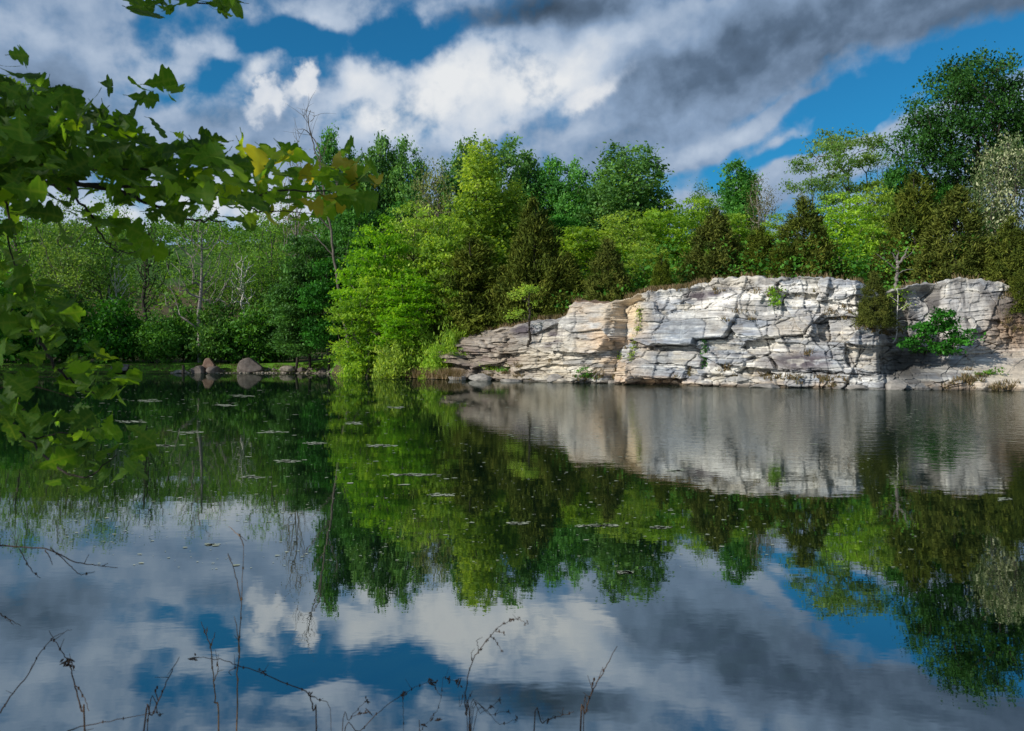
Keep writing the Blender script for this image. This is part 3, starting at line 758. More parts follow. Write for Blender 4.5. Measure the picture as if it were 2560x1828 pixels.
    for k in range(15):
        q = ell_points([(0, 0, 10.5, 4.6, 3.4, 3.6)], 1, rng, 0, .5)[0]
        for _ in range(5): c.append(q + rng.normal(size=3) * np.array([.8, .8, .22]))
    c = np.array(c)
    reg('locust', tree_mesh('locust', trunk_line(11.5, rng, .7), c, 80, .26, np.array([.55, .55, .17]), M['pale2'], M['bark'], rng, .2, .017, up=.9, lift=.5))
    rng = np.random.default_rng(43)
    c = []
    for k in range(13):
        q = ell_points([(.4, 0, 11.2, 3.8, 3.0, 4.0)], 1, rng, 0, .5)[0]
        for _ in range(5): c.append(q + rng.normal(size=3) * np.array([.9, .8, .2]))
    c = np.array(c)
    ARCH['locust'].append(tree_mesh('locust2', trunk_line(11.5, rng, .7), c, 80, .26, np.array([.55, .55, .17]), M['pale2'], M['bark'], rng, .2, .017, up=.9, lift=.5))
    rng = np.random.default_rng(45)
    c = ell_points([(0, 0, 16, 7, 5.5, 6.2), (-5, 0, 12.5, 4.2, 4, 4), (5.5, 0, 14, 4.6, 4, 5), (.5, 0, 20, 4.4, 4, 3.6), (-5.6, 0, 15.2, 2.6, 3, 2.4), (-3, -.5, 9, 3.2, 3, 2.6)], 250, rng, 1.0, .5)
    reg('oak', tree_mesh('great_oak', trunk_line(16, rng, .8, (1.0, 0)), c, 150, .30, np.array([.72, .72, .45]), M['oak'], M['bark_dark'], rng, .62, .035, lift=.5, seg=1.2))
    rng = np.random.default_rng(47)
    c = ell_points([(0, 0, 6.4, 3, 2.6, 3), (-2, 0, 5, 2, 2, 1.8), (2.2, 0, 7, 2, 2, 2.4), (0, 0, 3.6, 2.6, 2, 1.6)], 170, rng, .5, .4)
    reg('blossom', tree_mesh('blossom', trunk_line(7.5, rng, .5), c, 60, .2, np.array([.45, .45, .32]), M['blossom'], M['bark'], rng, .16, .02))
    def cedar(seed, lean=0):
        rng = np.random.default_rng(seed); H = 10.; n = 300
        z = H * (1 - rng.random(n) ** .62 * .96); f = 1 - z / H
        rad = (2.9 * f ** .60 * (.86 + .3 * rng.random(n))) * (1 - .45 * np.clip((.12 - z / H) / .12, 0, 1))
        an = rng.random(n) * 2 * math.pi; rr = rad * rng.uniform(.45, 1, n) ** .5
        lump = 1 + .16 * np.sin(an * 3 + seed + z * 1.3) + .12 * np.sin(an * 5 - z * 2)
        c = np.stack([np.cos(an) * rr * lump, np.sin(an) * rr * lump, np.maximum(z - .35 * rr, .25)], 1)
        dirs = np.stack([np.cos(an) * .8, np.sin(an) * .8, np.full(n, 1.1)], 1)
        sig = np.stack([.18 + .16 * f] * 2 + [.26 + .1 * f], 1)
        return tree_mesh('cedar%d' % seed, trunk_line(H * .96, rng, .1), c, 84, .36, sig, M['cedar'], M['bark_dark'], rng, .16, .008, up=0, narrow=.24, dirs=dirs, seg=1.5)
    reg('cedar', cedar(51), cedar(52), cedar(53))
    def bush(seed, mat, L=85, size=.24):
        rng = np.random.default_rng(seed); c = ell_points([(0, 0, 1.9, 1.7, 1.5, 1.7), (-1.4, 0, 1.2, 1.2, 1.2, 1.1), (1.4, -.2, 1.4, 1.2, 1.2, 1.2)], 80, rng, .36, .4)
        c[:, 2] = np.maximum(c[:, 2], .2)
        return tree_mesh('bush%d' % seed, trunk_line(2.6, rng, .3), c, L, size, np.array([.42, .42, .22]), M[mat], M['bark'], rng, .07, .012, up=.8)
    reg('bush', bush(61, 'shade'), bush(62, 'shade')); reg('bush_bright', bush(63, 'maple', 70), bush(64, 'lime', 60)); rng = np.random.default_rng(65); c = ell_points([(-1.5, 0, 1.6, 1.3, 1, .8), (1.4, -.2, 2.4, 1.4, 1, .9), (.2, .2, 3.2, 1.1, 1, .8), (-.6, 0, 2.6, .9, .9, .7), (2.4, 0, 1.3, .9, .8, .6), (0, 0, .9, 1.2, .9, .7)], 62, rng, .45, .3)
    reg('bush_dense', tree_mesh('bush65', trunk_line(2.6, rng, .3), c, 62, .30, np.array([.36, .36, .14]), M['dense'], M['bark'], rng, .08, .014, up=.9))
    rng = np.random.default_rng(66)
    reg('bush_bare', sparse(67, 'brownish', 80, 8, [(0, 0, 2, 1.6, 1.4, 1.6)], 4, .15, 'bark_grey', .05, .012, (.3, .3, .3)))


make_arch()
NAME = dict(cotton='cottonwood_tree', maple='maple_tree', maple_tall='maple_tree', lime='broadleaf_tree', pale='locust_tree', dense='walnut_tree', sparse='broadleaf_tree', twiggy='bare_tree',
            brownish='budding_tree', spread='sycamore_tree', white='birch_tree', locust='locust_tree', oak='oak_tree', blossom='blossom_tree', cedar='cedar_tree', bush='shrub', bush_bright='shrub', bush_dense='shrub', bush_bare='shrub')
NT = [0]


def plant(kind, x, top, wid, Y, label, base=None, var=None, group=None, rz=None, name=None, sink=.15):
    NT[0] += 1; rng = np.random.default_rng(1000 + NT[0]); arch = ARCH[kind]; A = arch[(NT[0] if var is None else var) % len(arch)]
    wid *= dict(cedar=1.2, cotton=1.38, maple=1.15, maple_tall=1.15, pale=1.2, lime=1.12, sparse=1.25).get(kind, 1.0)
    X = (x * S - 512) * Y / F
    z0 = float(ground_z(np.array([X]), np.array([Y]))[0]) - sink if base is None else CZ + (HY - base * S) * Y / F
    H = CZ + (HY - top * S) * Y / F - z0; W = wid * S * Y / F
    o = empty(name or NAME[kind], (X, Y, z0), rng.uniform(0, 6.28) if rz is None else rz)
    o.scale = (W / A['W'], W / A['W'], H / A['H'])
    link('trunk', A['wood'], o)
    if A['leaves']: link('crown', A['leaves'], o)
    cat = 'shrub' if kind.startswith('bush') else 'tree'
    return tag(o, label, cat, group)


def trees():
    P = plant
    # --- beyond the lawn, seen through the oak leaves
    P('sparse', 60, 405, 150, 110, 'thin sparsely leaved tree half hidden behind the overhanging oak leaves by the picture edge')
    P('sparse', 150, 425, 170, 107, 'open twiggy tree with pale green leaves between two thin trees behind the oak leaves')
    P('sparse', 235, 425, 150, 109, 'open twiggy tree standing just beside the vine-clad trunk')
    P('vine', 335, 462, 110, 104, 'dark trunk hung with vines standing behind the lawn near the small grey boulder', var=0, name='vine_clad_tree')
    P('spread', 445, 440, 200, 103, 'tall sycamore with straight grey trunk and spreading forks behind the stump in the water', rz=.4)
    P('white', 540, 555, 80, 107, 'slender white-barked tree with two bare stems behind the big domed boulder', rz=0)
    P('white', 262, 560, 80, 109, 'leaning white-barked tree with broken limbs showing among dark thicket', rz=1.7)
    P('sparse', 600, 440, 150, 113, 'open twiggy tree beneath the tip of the oak branch, against white cloud')
    P('sparse', 510, 520, 130, 114, 'small open tree between grey sycamore and white-barked stems')
    P('dense', 690, 508, 170, 98, 'deep green tree with layered drooping leaves next to the tall leaning dead tree', var=0)
    P('dense', 655, 620, 180, 97.5, 'low deep green tree drooping over the rubble end of the lawn', var=1)
    P('twiggy', 655, 305, 70, 108, 'grey leafless treetop rising beside the tall dead tree', var=0)
    P('twiggy', 728, 330, 55, 107, 'thin grey leafless tree behind the tall dead tree and before the poplars', var=0)
    for i, (x, top, w, Y, lab) in enumerate([
        (30, 600, 200, 104, 'dark leafy shrub at the very edge behind the hanging oak spray'), (150, 640, 190, 105, 'dark shrub between the oak sprays and the small grey boulder'),
        (260, 655, 170, 104, 'dark rounded shrub behind the small grey boulder on the lawn'), (350, 690, 130, 103, 'low dark shrub at the foot of the vine-clad trunk'),
        (410, 670, 130, 106, 'dark shrub filling the gap between vine-clad trunk and grey sycamore'), (490, 660, 150, 104, 'mid-green shrub beside the foot of the grey sycamore'),
        (560, 680, 150, 103, 'dark shrub behind the big domed boulder'), (610, 640, 150, 106, 'mid-green shrub between white-barked stems and the drooping deep green tree')]):
        P('bush', x, top, w, Y, lab, group='shrubs along the back of the lawn')
    # --- back row of poplars and company
    C = 'tall blue-green poplar '
    P('cotton', 758, 288, 90, 106, C + 'with narrow top, directly beside the tall dead tree', var=1, rz=.3)
    P('cotton', 832, 300, 92, 105, C + 'with a single pointed head, second along from the dead tree', var=2, rz=.5)
    P('cotton', 905, 306, 100, 106, C + 'with a rounded head just before the pale yellowish tree', var=0)
    P('cotton', 1052, 300, 96, 105, C + 'crown showing behind the tall bright green tree', var=1)
    P('cotton', 1118, 303, 130, 104, C + 'with the broad dense head beside the tall bright green tree', var=0, rz=0)
    P('cotton', 1208, 352, 110, 104, C + 'lower and bushy, in the dip behind the big cedar', var=2)
    P('cotton', 1262, 358, 110, 103, C + 'bushy, between the dip and the lone round-headed one', var=0)
    P('cotton', 1310, 402, 80, 106, 'small blue-green poplar at the shoulder of the lone round-headed one', var=1)
    P('cotton', 1403, 315, 165, 100, 'lone round-headed blue-green poplar standing out against grey cloud', var=0, rz=.8)
    P('cotton', 1642, 362, 120, 100, 'blue-green poplar beside the brownish budding tree above the white cliff', var=2)
    P('cotton', 790, 345, 80, 108, 'blue-green poplar low between the narrow one and the pointed one', var=0)
    P('cotton', 868, 345, 90, 108, 'blue-green poplar low between the pointed one and the rounded one', var=2)
    P('cotton', 1005, 345, 90, 107, 'blue-green poplar showing between the pale yellowish tree and the tall bright green tree', var=0)
    P('cotton', 1165, 345, 80, 106, 'blue-green poplar shoulder just beyond the broad dense head', var=1)
    P('cotton', 1345, 400, 90, 104, 'blue-green poplar low against the lone round-headed one', var=2)
    P('sparse', 1565, 398, 90, 103, 'thin feathery treetop between the two lone poplars')
    P('brownish', 1692, 384, 90, 94, 'brownish budding tree with bare upper twigs next to the poplar')
    P('pale', 962, 345, 140, 95, 'pale yellow-green airy tree between the poplars', rz=.2)
    P('maple_tall', 1068, 318, 150, 90, 'tall narrow bright green tree rising above the cedars', rz=.7)
    P('maple_tall', 1136, 402, 110, 92, 'narrow bright green tree behind the tip of the big cedar', rz=2.9)
    P('dense', 800, 440, 190, 97, 'dark green tree behind the bright waterside trees', var=0)
    P('dense', 730, 560, 150, 95, 'dark green tree around the leaning dead trunk', var=1)
    P('dense', 900, 430, 160, 99, 'dark green tree below the poplars and behind the pale one', var=1)
    P('dense', 1150, 470, 150, 97, 'dark green tree in the gap behind the big cedar')
    P('dense', 1240, 470, 160, 98, 'dark green tree under the bushy poplars')
    # --- bright trees at the water corner
    P('maple', 842, 472, 170, 83, 'bright green tree leaning out over the water beside the dead trunk', var=0)
    P('lime', 915, 440, 170, 86, 'bright yellow-green tree behind the waterside corner, below the pale one')
    P('maple', 985, 470, 170, 84, 'bright green tree in front of the pale yellowish tree', var=1)
    P('maple', 818, 610, 150, 79.5, 'low bright green tree with branches touching the water', var=2)
    P('maple', 905, 590, 170, 78.5, 'spreading bright green tree in the middle of the waterside clump', var=0)
    P('maple', 1000, 590, 120, 79, 'bright green tree against the dark cedar nearest the water', var=1)
    for x, top, w, Y, v, lab in [(870, 740, 110, 77, 0, 'bright shrub over the dry grass at the water corner'), (930, 700, 110, 77, 1, 'yellow-green shrub beside the dry grass bank'), (1000, 715, 90, 75.5, 0, 'bright shrub at the low end of the rock ledge'), (965, 760, 70, 74.5, 1, 'small yellow-green shrub on the low rock ledge'), (1035, 722, 80, 76.5, 1, 'yellow-green shrub where the cliff begins, before the broad cedar'), (800, 745, 90, 80, 0, 'bright shrub dipping to the water by the dead trunk')]:
        P('bush_bright', x, top, w, Y, lab, var=v, group='shrubs at the water corner')
    # --- cedars
    P('cedar', 1190, 436, 165, 77, 'largest dark cedar, pointed, behind the lone sapling on the cliff', var=0)
    P('cedar', 1050, 525, 180, 80, 'dark broad cedar between the bright waterside clump and the largest cedar', var=1)
    P('cedar', 1118, 590, 130, 79, 'small dark cedar tucked against the largest cedar', var=2)
    P('cedar', 1258, 560, 110, 76, 'dark cedar at the shaded shoulder of the largest cedar', var=1)
    P('cedar', 1350, 530, 120, 71, 'upright cedar directly behind the capped rock block', var=2)
    P('cedar', 1470, 565, 60, 66, 'small slim cedar on the grassy rim of the cliff', var=0)
    P('cedar', 1585, 462, 150, 69, 'olive cedar above the step in the white cliff', var=0)
    P('cedar', 1690, 505, 110, 68, 'olive cedar in front of the brownish budding tree', var=1)
    P('cedar', 1785, 436, 165, 66, 'wide olive cedar above the middle of the white cliff', var=2)
    P('cedar', 1735, 540, 80, 64, 'narrow low cedar squeezed between two wide olive ones', var=0)
    P('cedar', 2035, 380, 150, 69, 'tall dark brown-green cedar below the great oak', var=1)
    P('cedar', 1965, 540, 110, 66, 'short cedar behind the dead snag', var=0)
    P('cedar', 2125, 415, 190, 63, 'broad dark cedar below the great oak, above the streaked rock', var=2)
    P('cedar', 2250, 478, 130, 60, 'dark cedar at the picture edge under the blossoming tree', var=0)
    P('cedar', 2270, 600, 80, 56, 'low cedar hanging over the brown earth slope at the edge', base=700, var=1)
    # --- bright middle growth above the cliff
    P('maple', 1300, 500, 170, 84, 'bright green tree between the largest cedar and the capped rock block', var=2)
    P('lime', 1385, 462, 180, 86, 'wide yellow-green tree below the lone round-headed poplar', rz=1.0)
    P('maple', 1480, 440, 160, 88, 'bright green tree above the grassy rim, beside the olive cedar', var=0)
    P('maple', 1545, 430, 120, 92, 'bright green tree behind the first olive cedar', var=1)
    P('lime', 1440, 530, 120, 74, 'low yellow-green tree at the cliff rim behind the slim cedar')
    P('maple', 1640, 470, 130, 84, 'bright green tree between the olive cedars', var=2)
    P('lime', 1730, 470, 120, 84, 'yellow-green tree behind the wide olive cedar')
    P('lime', 1875, 420, 160, 74, 'yellow-green tree with open trunk below the feathery locusts', rz=2.0)
    P('maple', 1945, 392, 130, 80, 'bright green tree against the tall brown-green cedar', var=0)
    P('maple', 1870, 470, 120, 82, 'bright green tree behind the open yellow-green one', var=1)
    P('locust', 1818, 312, 150, 93, 'feathery open locust with flat sprays, the shorter of two', var=0)
    P('locust', 1900, 283, 150, 95, 'feathery open locust with flat sprays, the taller of two', var=1)
    P('sparse', 1965, 335, 90, 92, 'small open tree between the tall locust and the great oak')
    P('dense', 2010, 365, 120, 86, 'deep green tree at the foot of the great oak')
    P('dense', 2190, 460, 160, 76, 'deep green tree between the broad cedar and the blossoming tree')
    P('dense', 2090, 400, 150, 84, 'deep green tree behind the broad dark cedar')
    P('oak', 2165, 108, 400, 86, 'great dark oak towering over everything above the streaked rock', rz=0)
    P('blossom', 2225, 285, 200, 72, 'tree covered in white blossom at the picture edge', rz=.6)
    P('dense', 1330, 560, 120, 90, 'dark green low tree behind the upright cedar'); P('dense', 1500, 540, 140, 92, 'dark green low tree behind the first olive cedar')
    P('dense', 1660, 530, 130, 90, 'dark green low tree among the olive cedars'); P('dense', 1840, 520, 130, 88, 'dark green low tree behind the wide olive cedar')
    # --- plants on the rock
    P('cedar', 1942, 604, 80, 53.8, 'small round cedar bush growing in the notch at the end of the white wall', base=722, var=2, name='cedar_bush')
    P('bush_dense', 2092, 682, 150, 52.8, 'bright green bush growing on the dark ledges in the notch', base=795, name='bush')


trees()


def tree_from(name, label, trunk, branches, bark, leafpts=None, leafmat=None, L=30, size=.2, sig=.3, tr=.12, cat='tree', tip=.3, seed=5):
    """a single tree drawn from its own trunk and limb lines (world points)"""
    o = empty(name, trunk[0]); p0 = np.array(trunk[0]); b = Bag(); rng = np.random.default_rng(seed)
    def limb(pts, r0, r1, sides=6):
        P = smooth_line([np.array(q) - p0 for q in pts], per=4)
        P[1:-1] += rng.normal(size=(len(P) - 2, 3)) * r0 * .3
        V, Q = tube(P, np.linspace(r0, r1, len(P)), sides); b.add(V, Q)
    limb(trunk, tr, tr * tip, 8)
    for pts, r in branches: limb(pts, r, r * .25, 5)
    link('trunk', b.mesh(name + '_wood', bark), o)
    if leafpts is not None:
        C = np.array(leafpts) - p0
        V, Q, t = leaf_quads(C, L, np.full(3, sig) * np.array([1, 1, .45]), size, rng, .9)
        link('crown', mesh(name + '_leaves', V, Q, leafmat, False, {'tint': t}), o)
    return tag(o, label, cat)


def special_trees():
    rng = np.random.default_rng(77)
    Y = 86.5
    tr = [at(x, y, Y + (830 - y) * .004) for x, y in [(787, 836), (775, 770), (762, 690), (750, 620), (742, 570), (735, 510), (722, 440), (714, 392), (706, 350), (694, 310), (686, 275), (690, 245)]]
    br = []
    for pts, r in [([(714, 392), (708, 330), (690, 300), (676, 288), (662, 287)], .09), ([(690, 300), (684, 270), (679, 245)], .05), ([(700, 330), (715, 350), (722, 380)], .05), ([(735, 510), (700, 470), (680, 440), (672, 410)], .10),
                   ([(728, 470), (745, 430), (752, 400)], .08), ([(722, 440), (690, 400), (665, 380), (650, 372)], .07), ([(742, 570), (715, 540), (690, 515), (660, 500)], .08), ([(690, 270), (697, 262), (698, 248)], .04),
                   ([(708, 360), (722, 335), (728, 310)], .05), ([(676, 288), (668, 300), (660, 320)], .03), ([(686, 275), (676, 262), (672, 255)], .03), ([(750, 620), (765, 580), (772, 550)], .06)]:
        w = [at(x, y, Y + 1.5 + rng.normal() * .3) for x, y in pts]; w[0] = at(*pts[0], Y + 1.6); br.append((w, r))
        for _ in range(4):
            f = rng.uniform(.4, 1); i = f * (len(w) - 1); a = w[int(i)] + (w[min(int(i) + 1, len(w) - 1)] - w[int(i)]) * (i % 1)
            d = np.array([rng.normal() * .6, rng.normal() * .4, abs(rng.normal()) * .9]); br.append(([a, a + d, a + d * 1.8 + rng.normal(size=3) * .25], .025))
    tree_from('dead_tree', 'tall bare dead tree leaning over the water corner with crooked top against the clouds', tr, br, M['bark'], tr=.19, tip=.16, seed=7)
    # sapling standing on the cliff ledge
    Y = 65.5; tr = [at(x, y, Y) for x, y in [(1180, 775), (1177, 755), (1176, 730), (1176, 700), (1176, 670), (1174, 648)]]
    tr[0] = on_cliff(1180, 772, -.1); Y = tr[0][1]; tr = [tr[0]] + [at(x, y, Y - .4) for x, y in [(1177, 755), (1176, 730), (1176, 700), (1176, 670), (1174, 645)]]
    br, lp = [], []
    for x0, y0, x1, y1 in [(1176, 672, 1150, 648), (1175, 660, 1192, 640), (1176, 692, 1192, 668), (1176, 705, 1135, 694), (1176, 712, 1128, 703), (1176, 700, 1150, 690), (1175, 655, 1165, 636), (1176, 720, 1140, 716), (1176, 715, 1200, 712), (1176, 675, 1135, 655)]:
        a, e = at(x0, y0, Y - .4), at(x1, y1, Y - .4 + rng.normal() * .5); br.append(([a, (a + e) / 2 + [0, 0, .1], e], .03))
        if y1 < 707: lp += [e, (a + e * 2) / 3]
    lp += [at(1170, 640, Y - .4), at(1180, 637, Y - .3), at(1160, 645, Y - .6), at(1186, 645, Y - .2), at(1172, 650, Y)]
    tree_from('sapling', 'lone young pine with a dark thin stem standing on the low grey cliff ledge', tr, br, M['bark_dark'], lp, M['lime'], 42, .2, .30, .15, tip=.4, seed=8)
    # dead snag on the far wall
    b0 = on_cliff(1990, 655, -.2); Y = b0[1] + .2
    tr = [b0] + [at(x, y, Y) for x, y in [(1990, 640), (1993, 610), (1994, 585), (1992, 570)]]
    br = [([at(*p, Y + q) for p, q in zip(pts, (0, -.2, -.3, -.4))], r) for pts, r in [([(1993, 590), (2005, 575), (2012, 560), (2018, 548)], .09), ([(1993, 580), (1986, 566), (1980, 560)], .07), ([(1992, 600), (1975, 585), (1955, 570), (1945, 562)], .05), ([(1993, 610), (2010, 600), (2030, 598)], .04), ([(1993, 572), (1996, 560), (1990, 556)], .06), ([(2005, 575), (2022, 566), (2032, 550)], .04)]]
    lp = [at(2020, 550, Y - .3), at(2010, 558, Y - .3), at(2032, 548, Y - .4), at(1945, 562, Y - .3), at(1960, 585, Y - .2), at(1975, 600, Y - .2)]
    tree_from('snag', 'broken pale grey dead trunk standing beside the small cedar bush', tr, br, M['bark_grey'], lp, M['lime'], 16, .18, .3, .14, tip=.7, seed=9)
    # thin sapling below it
    b0 = on_cliff(1992, 768, -.1); Y = b0[1] - .2
    tr = [b0] + [at(x, y, Y) for x, y in [(1992, 745), (1993, 700), (1995, 660), (1993, 640)]]
    br = [([at(*p, Y) for p in pts], .025) for pts in [[(1993, 730), (1975, 726), (1960, 728)], [(1994, 690), (2010, 680), (2020, 672)], [(1994, 670), (1980, 660), (1970, 655)], [(1993, 715), (2008, 712), (2022, 716)]]]
    lp = [at(x, y, Y + rng.normal() * .2) for x, y in [(2012, 678), (2000, 650), (1990, 640), (1980, 658), (2005, 665), (1972, 690), (1985, 678), (2015, 650)]]
    tree_from('sapling', 'thin pale-stemmed sapling with yellow-green leaves in the notch below the snag', tr, br, M['bark_white'], lp, M['lime'], 34, .17, .24, .05, tip=.5, seed=10)
    q = on_cliff(1716, 682, -.05); lp = [q + np.array([u, -.25 + v * .1, w]) for u, v, w in rng.normal(size=(16, 3)) * np.array([.32, 1, .35]) + np.array([0, 0, .45])]
    tree_from('shrub', 'small green shrub clinging high on the white wall', [q, q + [0, -.2, .3], q + [.05, -.25, .7]], [], M['bark'], lp, M['maple'], 26, .17, .16, .03, cat='shrub', seed=11)
    for k, (x, y, n_, sp_, mt, lab) in enumerate([(1022, 792, 26, .55, 'maple', 'bright shrub growing on the broken blocks at the low end of the cliff'), (1072, 822, 12, .32, 'lime', 'low yellow-green shrub above the violet-grey block'), (1112, 826, 10, .25, 'sparse', 'small shrub in the crevice of the low cliff end'),
            (1300, 838, 16, .32, 'shade', 'dark green shrub at the foot of the tan gully'), (2185, 835, 8, .3, 'sparse', 'thin pale plant on the tan slope past the dark notch'), (1960, 742, 16, .42, 'brownish', 'brown half-dead shrub under the small cedar bush'), (2040, 790, 12, .4, 'shade', 'dark low shrub on the grey ledges of the notch')]):
        q = on_cliff(x, y, -.05); lp = [q + np.array([u * sp_ * 1.5, -.3 + v * .25, abs(w) * sp_ * 1.1]) for u, v, w in rng.normal(size=(n_, 3))]
        tree_from('shrub', lab, [q, q + [0, -.2, sp_ * .5], q + [.05, -.25, sp_]], [([q, (q + e) / 2 + [0, 0, .05], e], .012) for e in lp[:8]], M['bark'], lp, M[mt], 24, .17, .17, .02, cat='shrub', seed=30 + k)
    # trailing vines
    for k, (pts, lab) in enumerate([([(1425, 690), (1418, 720), (1412, 745), (1410, 770), (1405, 798)], 'green vine trailing down the tan gully'), ([(1567, 760), (1565, 780), (1563, 800), (1562, 816)], 'dark green vine hanging below the grey overhang'), ([(1352, 790), (1362, 800), (1368, 820), (1360, 835)], 'wispy green plant at the foot of the tan gully')]):
        w = [on_cliff(x, y, .12) for x, y in pts]; L = smooth_line(w, per=5)
        o = empty('vine', w[0]); P = L - w[0]; V, Q = tube(P, .02, 4); b = Bag(); b.add(V, Q); link('stem', b.mesh('vine_stem', M['bark']), o)
        keep = P[np.random.default_rng(k).random(len(P)) < .75] if k != 2 else P[::2]
        V, Q, t = leaf_quads(keep, 16 if k != 2 else 7, np.array([.16, .1, .16]), .17, np.random.default_rng(k), .3); link('leaves', mesh('vine_leaves', V, Q, M['maple' if k != 1 else 'dense'], False, {'tint': t}), o)
        tag(o, lab, 'vine')
    # fallen pale pole leaning in the gully
    a, e = on_cliff(1322, 846, .5), on_cliff(1352, 792, .5); V, Q = tube(smooth_line([a - a, (e - a) * .5 + [0, 0, .05], e - a], per=3), [.04] * 3 + [.03] * 3 + [.02], 6)
    o = link('dead_branch', mesh('dead_branch', V, Q, M['bark_grey'])); o.location = a; tag(o, 'pale dead branch leaning at the foot of the tan gully', 'branch')


special_trees()


# ------------------------------------------------------------------ stuff: hillside wood, thicket, dry grass
def stuff():
    rng = np.random.default_rng(91)
    # the wooded hillside far behind the lawn: crowns one behind the other
    X, Y = rng.uniform(-330, 150, 1400), rng.uniform(150, 345, 1400)
    keep = np.abs(X) < Y * .75 + 30; X, Y = X[keep], Y[keep]
    Z = ground_z(X, Y); h = rng.uniform(5, 11, len(X)); r = rng.uniform(2.6, 5, len(X))
    C, ti = [], []
    for x, y, z, hh, rr in zip(X, Y, Z, h, r):
        k = 16; v = rng.normal(size=(k, 3)); v /= np.linalg.norm(v, axis=1)[:, None]; v[:, 2] = np.abs(v[:, 2]) * 1.2 - .25
        C.append(np.array([x, y, z + hh * .62]) + v * np.array([rr, rr, hh * .42])); ti.append(np.full(k, rng.random()) * .75 + rng.random(k) * .25)
    C, ti = np.concatenate(C), np.concatenate(ti)
    V, Q, t = leaf_quads(C, 7, np.array([.9, .9, .6]), 1.0, rng, .8, .7, ti)
    tag(link('forest', mesh('forest', V, Q, M['hillwood'], False, {'tint': t})), kind='stuff')
    # shaded thicket beneath the trees, on the lawn's back edge and on the plateau
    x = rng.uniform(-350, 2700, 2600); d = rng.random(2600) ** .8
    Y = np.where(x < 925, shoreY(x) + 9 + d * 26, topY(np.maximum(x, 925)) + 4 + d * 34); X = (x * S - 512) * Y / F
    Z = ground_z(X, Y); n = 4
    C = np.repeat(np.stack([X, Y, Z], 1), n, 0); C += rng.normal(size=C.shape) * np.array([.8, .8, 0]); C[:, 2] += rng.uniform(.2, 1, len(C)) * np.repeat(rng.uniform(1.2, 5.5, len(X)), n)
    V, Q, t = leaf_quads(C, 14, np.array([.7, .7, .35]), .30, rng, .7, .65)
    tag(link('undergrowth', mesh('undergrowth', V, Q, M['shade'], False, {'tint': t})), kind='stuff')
    # grass: dry tufts on the rim and the ledges, fresher on the lawn edge
    G_, T_, base = [], [], 0

    def tufts(P, n, h, spread, t0, t1):
        nonlocal base
        P = np.asarray(P); idx = np.repeat(np.arange(len(P)), n); k = len(idx)
        B = P[idx] + np.stack([rng.normal(size=k) * spread, rng.normal(size=k) * spread, np.zeros(k)], 1)
        hh = h * rng.uniform(.4, 1.2, k); D = np.stack([rng.normal(size=k) * .35, rng.normal(size=k) * .35, np.ones(k)], 1) * hh[:, None]
        W = rng.normal(size=(k, 3)); W[:, 2] = 0; W *= .035 / (np.linalg.norm(W, axis=1)[:, None] + 1e-6)
        G_.append(np.stack([B - W, B + W, B + D * .6 + W * .6, B + D], 1).reshape(-1, 3)); T_.append(np.repeat(np.clip(rng.uniform(t0, t1, k), 0, 1), 4))
    rim = [on_cliff(xx, 0, -rng.uniform(.1, .8)) for xx in rng.uniform(1195, 1285, 70)] + [on_cliff(xx, 0, -rng.uniform(.1, 1.0)) for xx in rng.uniform(1385, 1560, 130)] + [on_cliff(xx, 0, -rng.uniform(.3, 1)) for xx in rng.uniform(1000, 1190, 60)]
    tufts(rim, 16, .42, .16, .1, 1.0)
    tufts([on_cliff(xx, 0, -rng.uniform(.5, 1.4)) for xx in rng.uniform(1560, 2240, 60)], 9, .4, .15, .2, 1)
    led = [(1515, 640, 3), (1598, 652, 10), (1705, 656, 8), (1735, 655, 8), (1640, 697, 8), (1620, 712, 6), (1670, 712, 6), (1850, 700, 16), (1890, 690, 10), (1878, 705, 8), (1690, 640, 5), (1790, 650, 6), (1610, 824, 14), (1517, 826, 12), (1700, 838, 18), (1770, 842, 20), (1830, 846, 22), (1868, 846, 14), (1745, 840, 14),
           (1800, 788, 10), (1310, 842, 24), (1330, 838, 26), (1290, 846, 16), (1345, 835, 22), (1128, 818, 14), (1110, 828, 16), (1150, 838, 14), (1065, 835, 12), (1160, 815, 8), (1215, 800, 6), (1925, 735, 16), (1950, 745, 16), (1980, 745, 14), (2130, 845, 14), (2160, 842, 22), (2150, 850, 24), (2200, 858, 18), (2240, 860, 16), (2100, 855, 12), (2235, 720, 18), (2260, 735, 18), (2230, 660, 12), (1410, 690, 8), (1400, 770, 6)]
    pts = []
    for x0, y0, n0 in led: pts += [on_cliff(x0 + rng.normal() * 11, y0 + rng.normal() * 5, .02) for _ in range(n0)]
    tufts(pts[::2], 11, .34, .12, .1, .75)
    # tall tan grass on the bank at the water corner
    xx = rng.uniform(855, 1030, 260); yy = shoreY(xx) + rng.uniform(.2, 3.4, 260); XX = (xx * S - 512) * yy / F
    tufts(np.stack([XX, yy, np.maximum(ground_z(XX, yy), .05)], 1), 26, .95, .22, .25, .95)
    xx = rng.uniform(-50, 720, 900); yy = shoreY(xx) + rng.uniform(.8, 3.6, 900); XX = (xx * S - 512) * yy / F
    tufts(np.stack([XX, yy, np.maximum(ground_z(XX, yy), .05)], 1), 12, .22, .3, 0, .18)
    V = np.concatenate(G_); tag(link('dry_grass', mesh('dry_grass', V, np.arange(len(V)).reshape(-1, 4), M['drygrass'], False, {'tint': np.concatenate(T_)})), kind='stuff')
    # pollen and scum flecks drifting on the pond
    n = 1700; x = 150 + 1900 * rng.random(n) ** 1.25; y = 866 + rng.random(n) ** 1.5 * 400
    Yd = CZ * F / (y * S - HY); ok = (Yd < shoreY(x) - 2) & (Yd > 5); x, Yd = x[ok], Yd[ok]
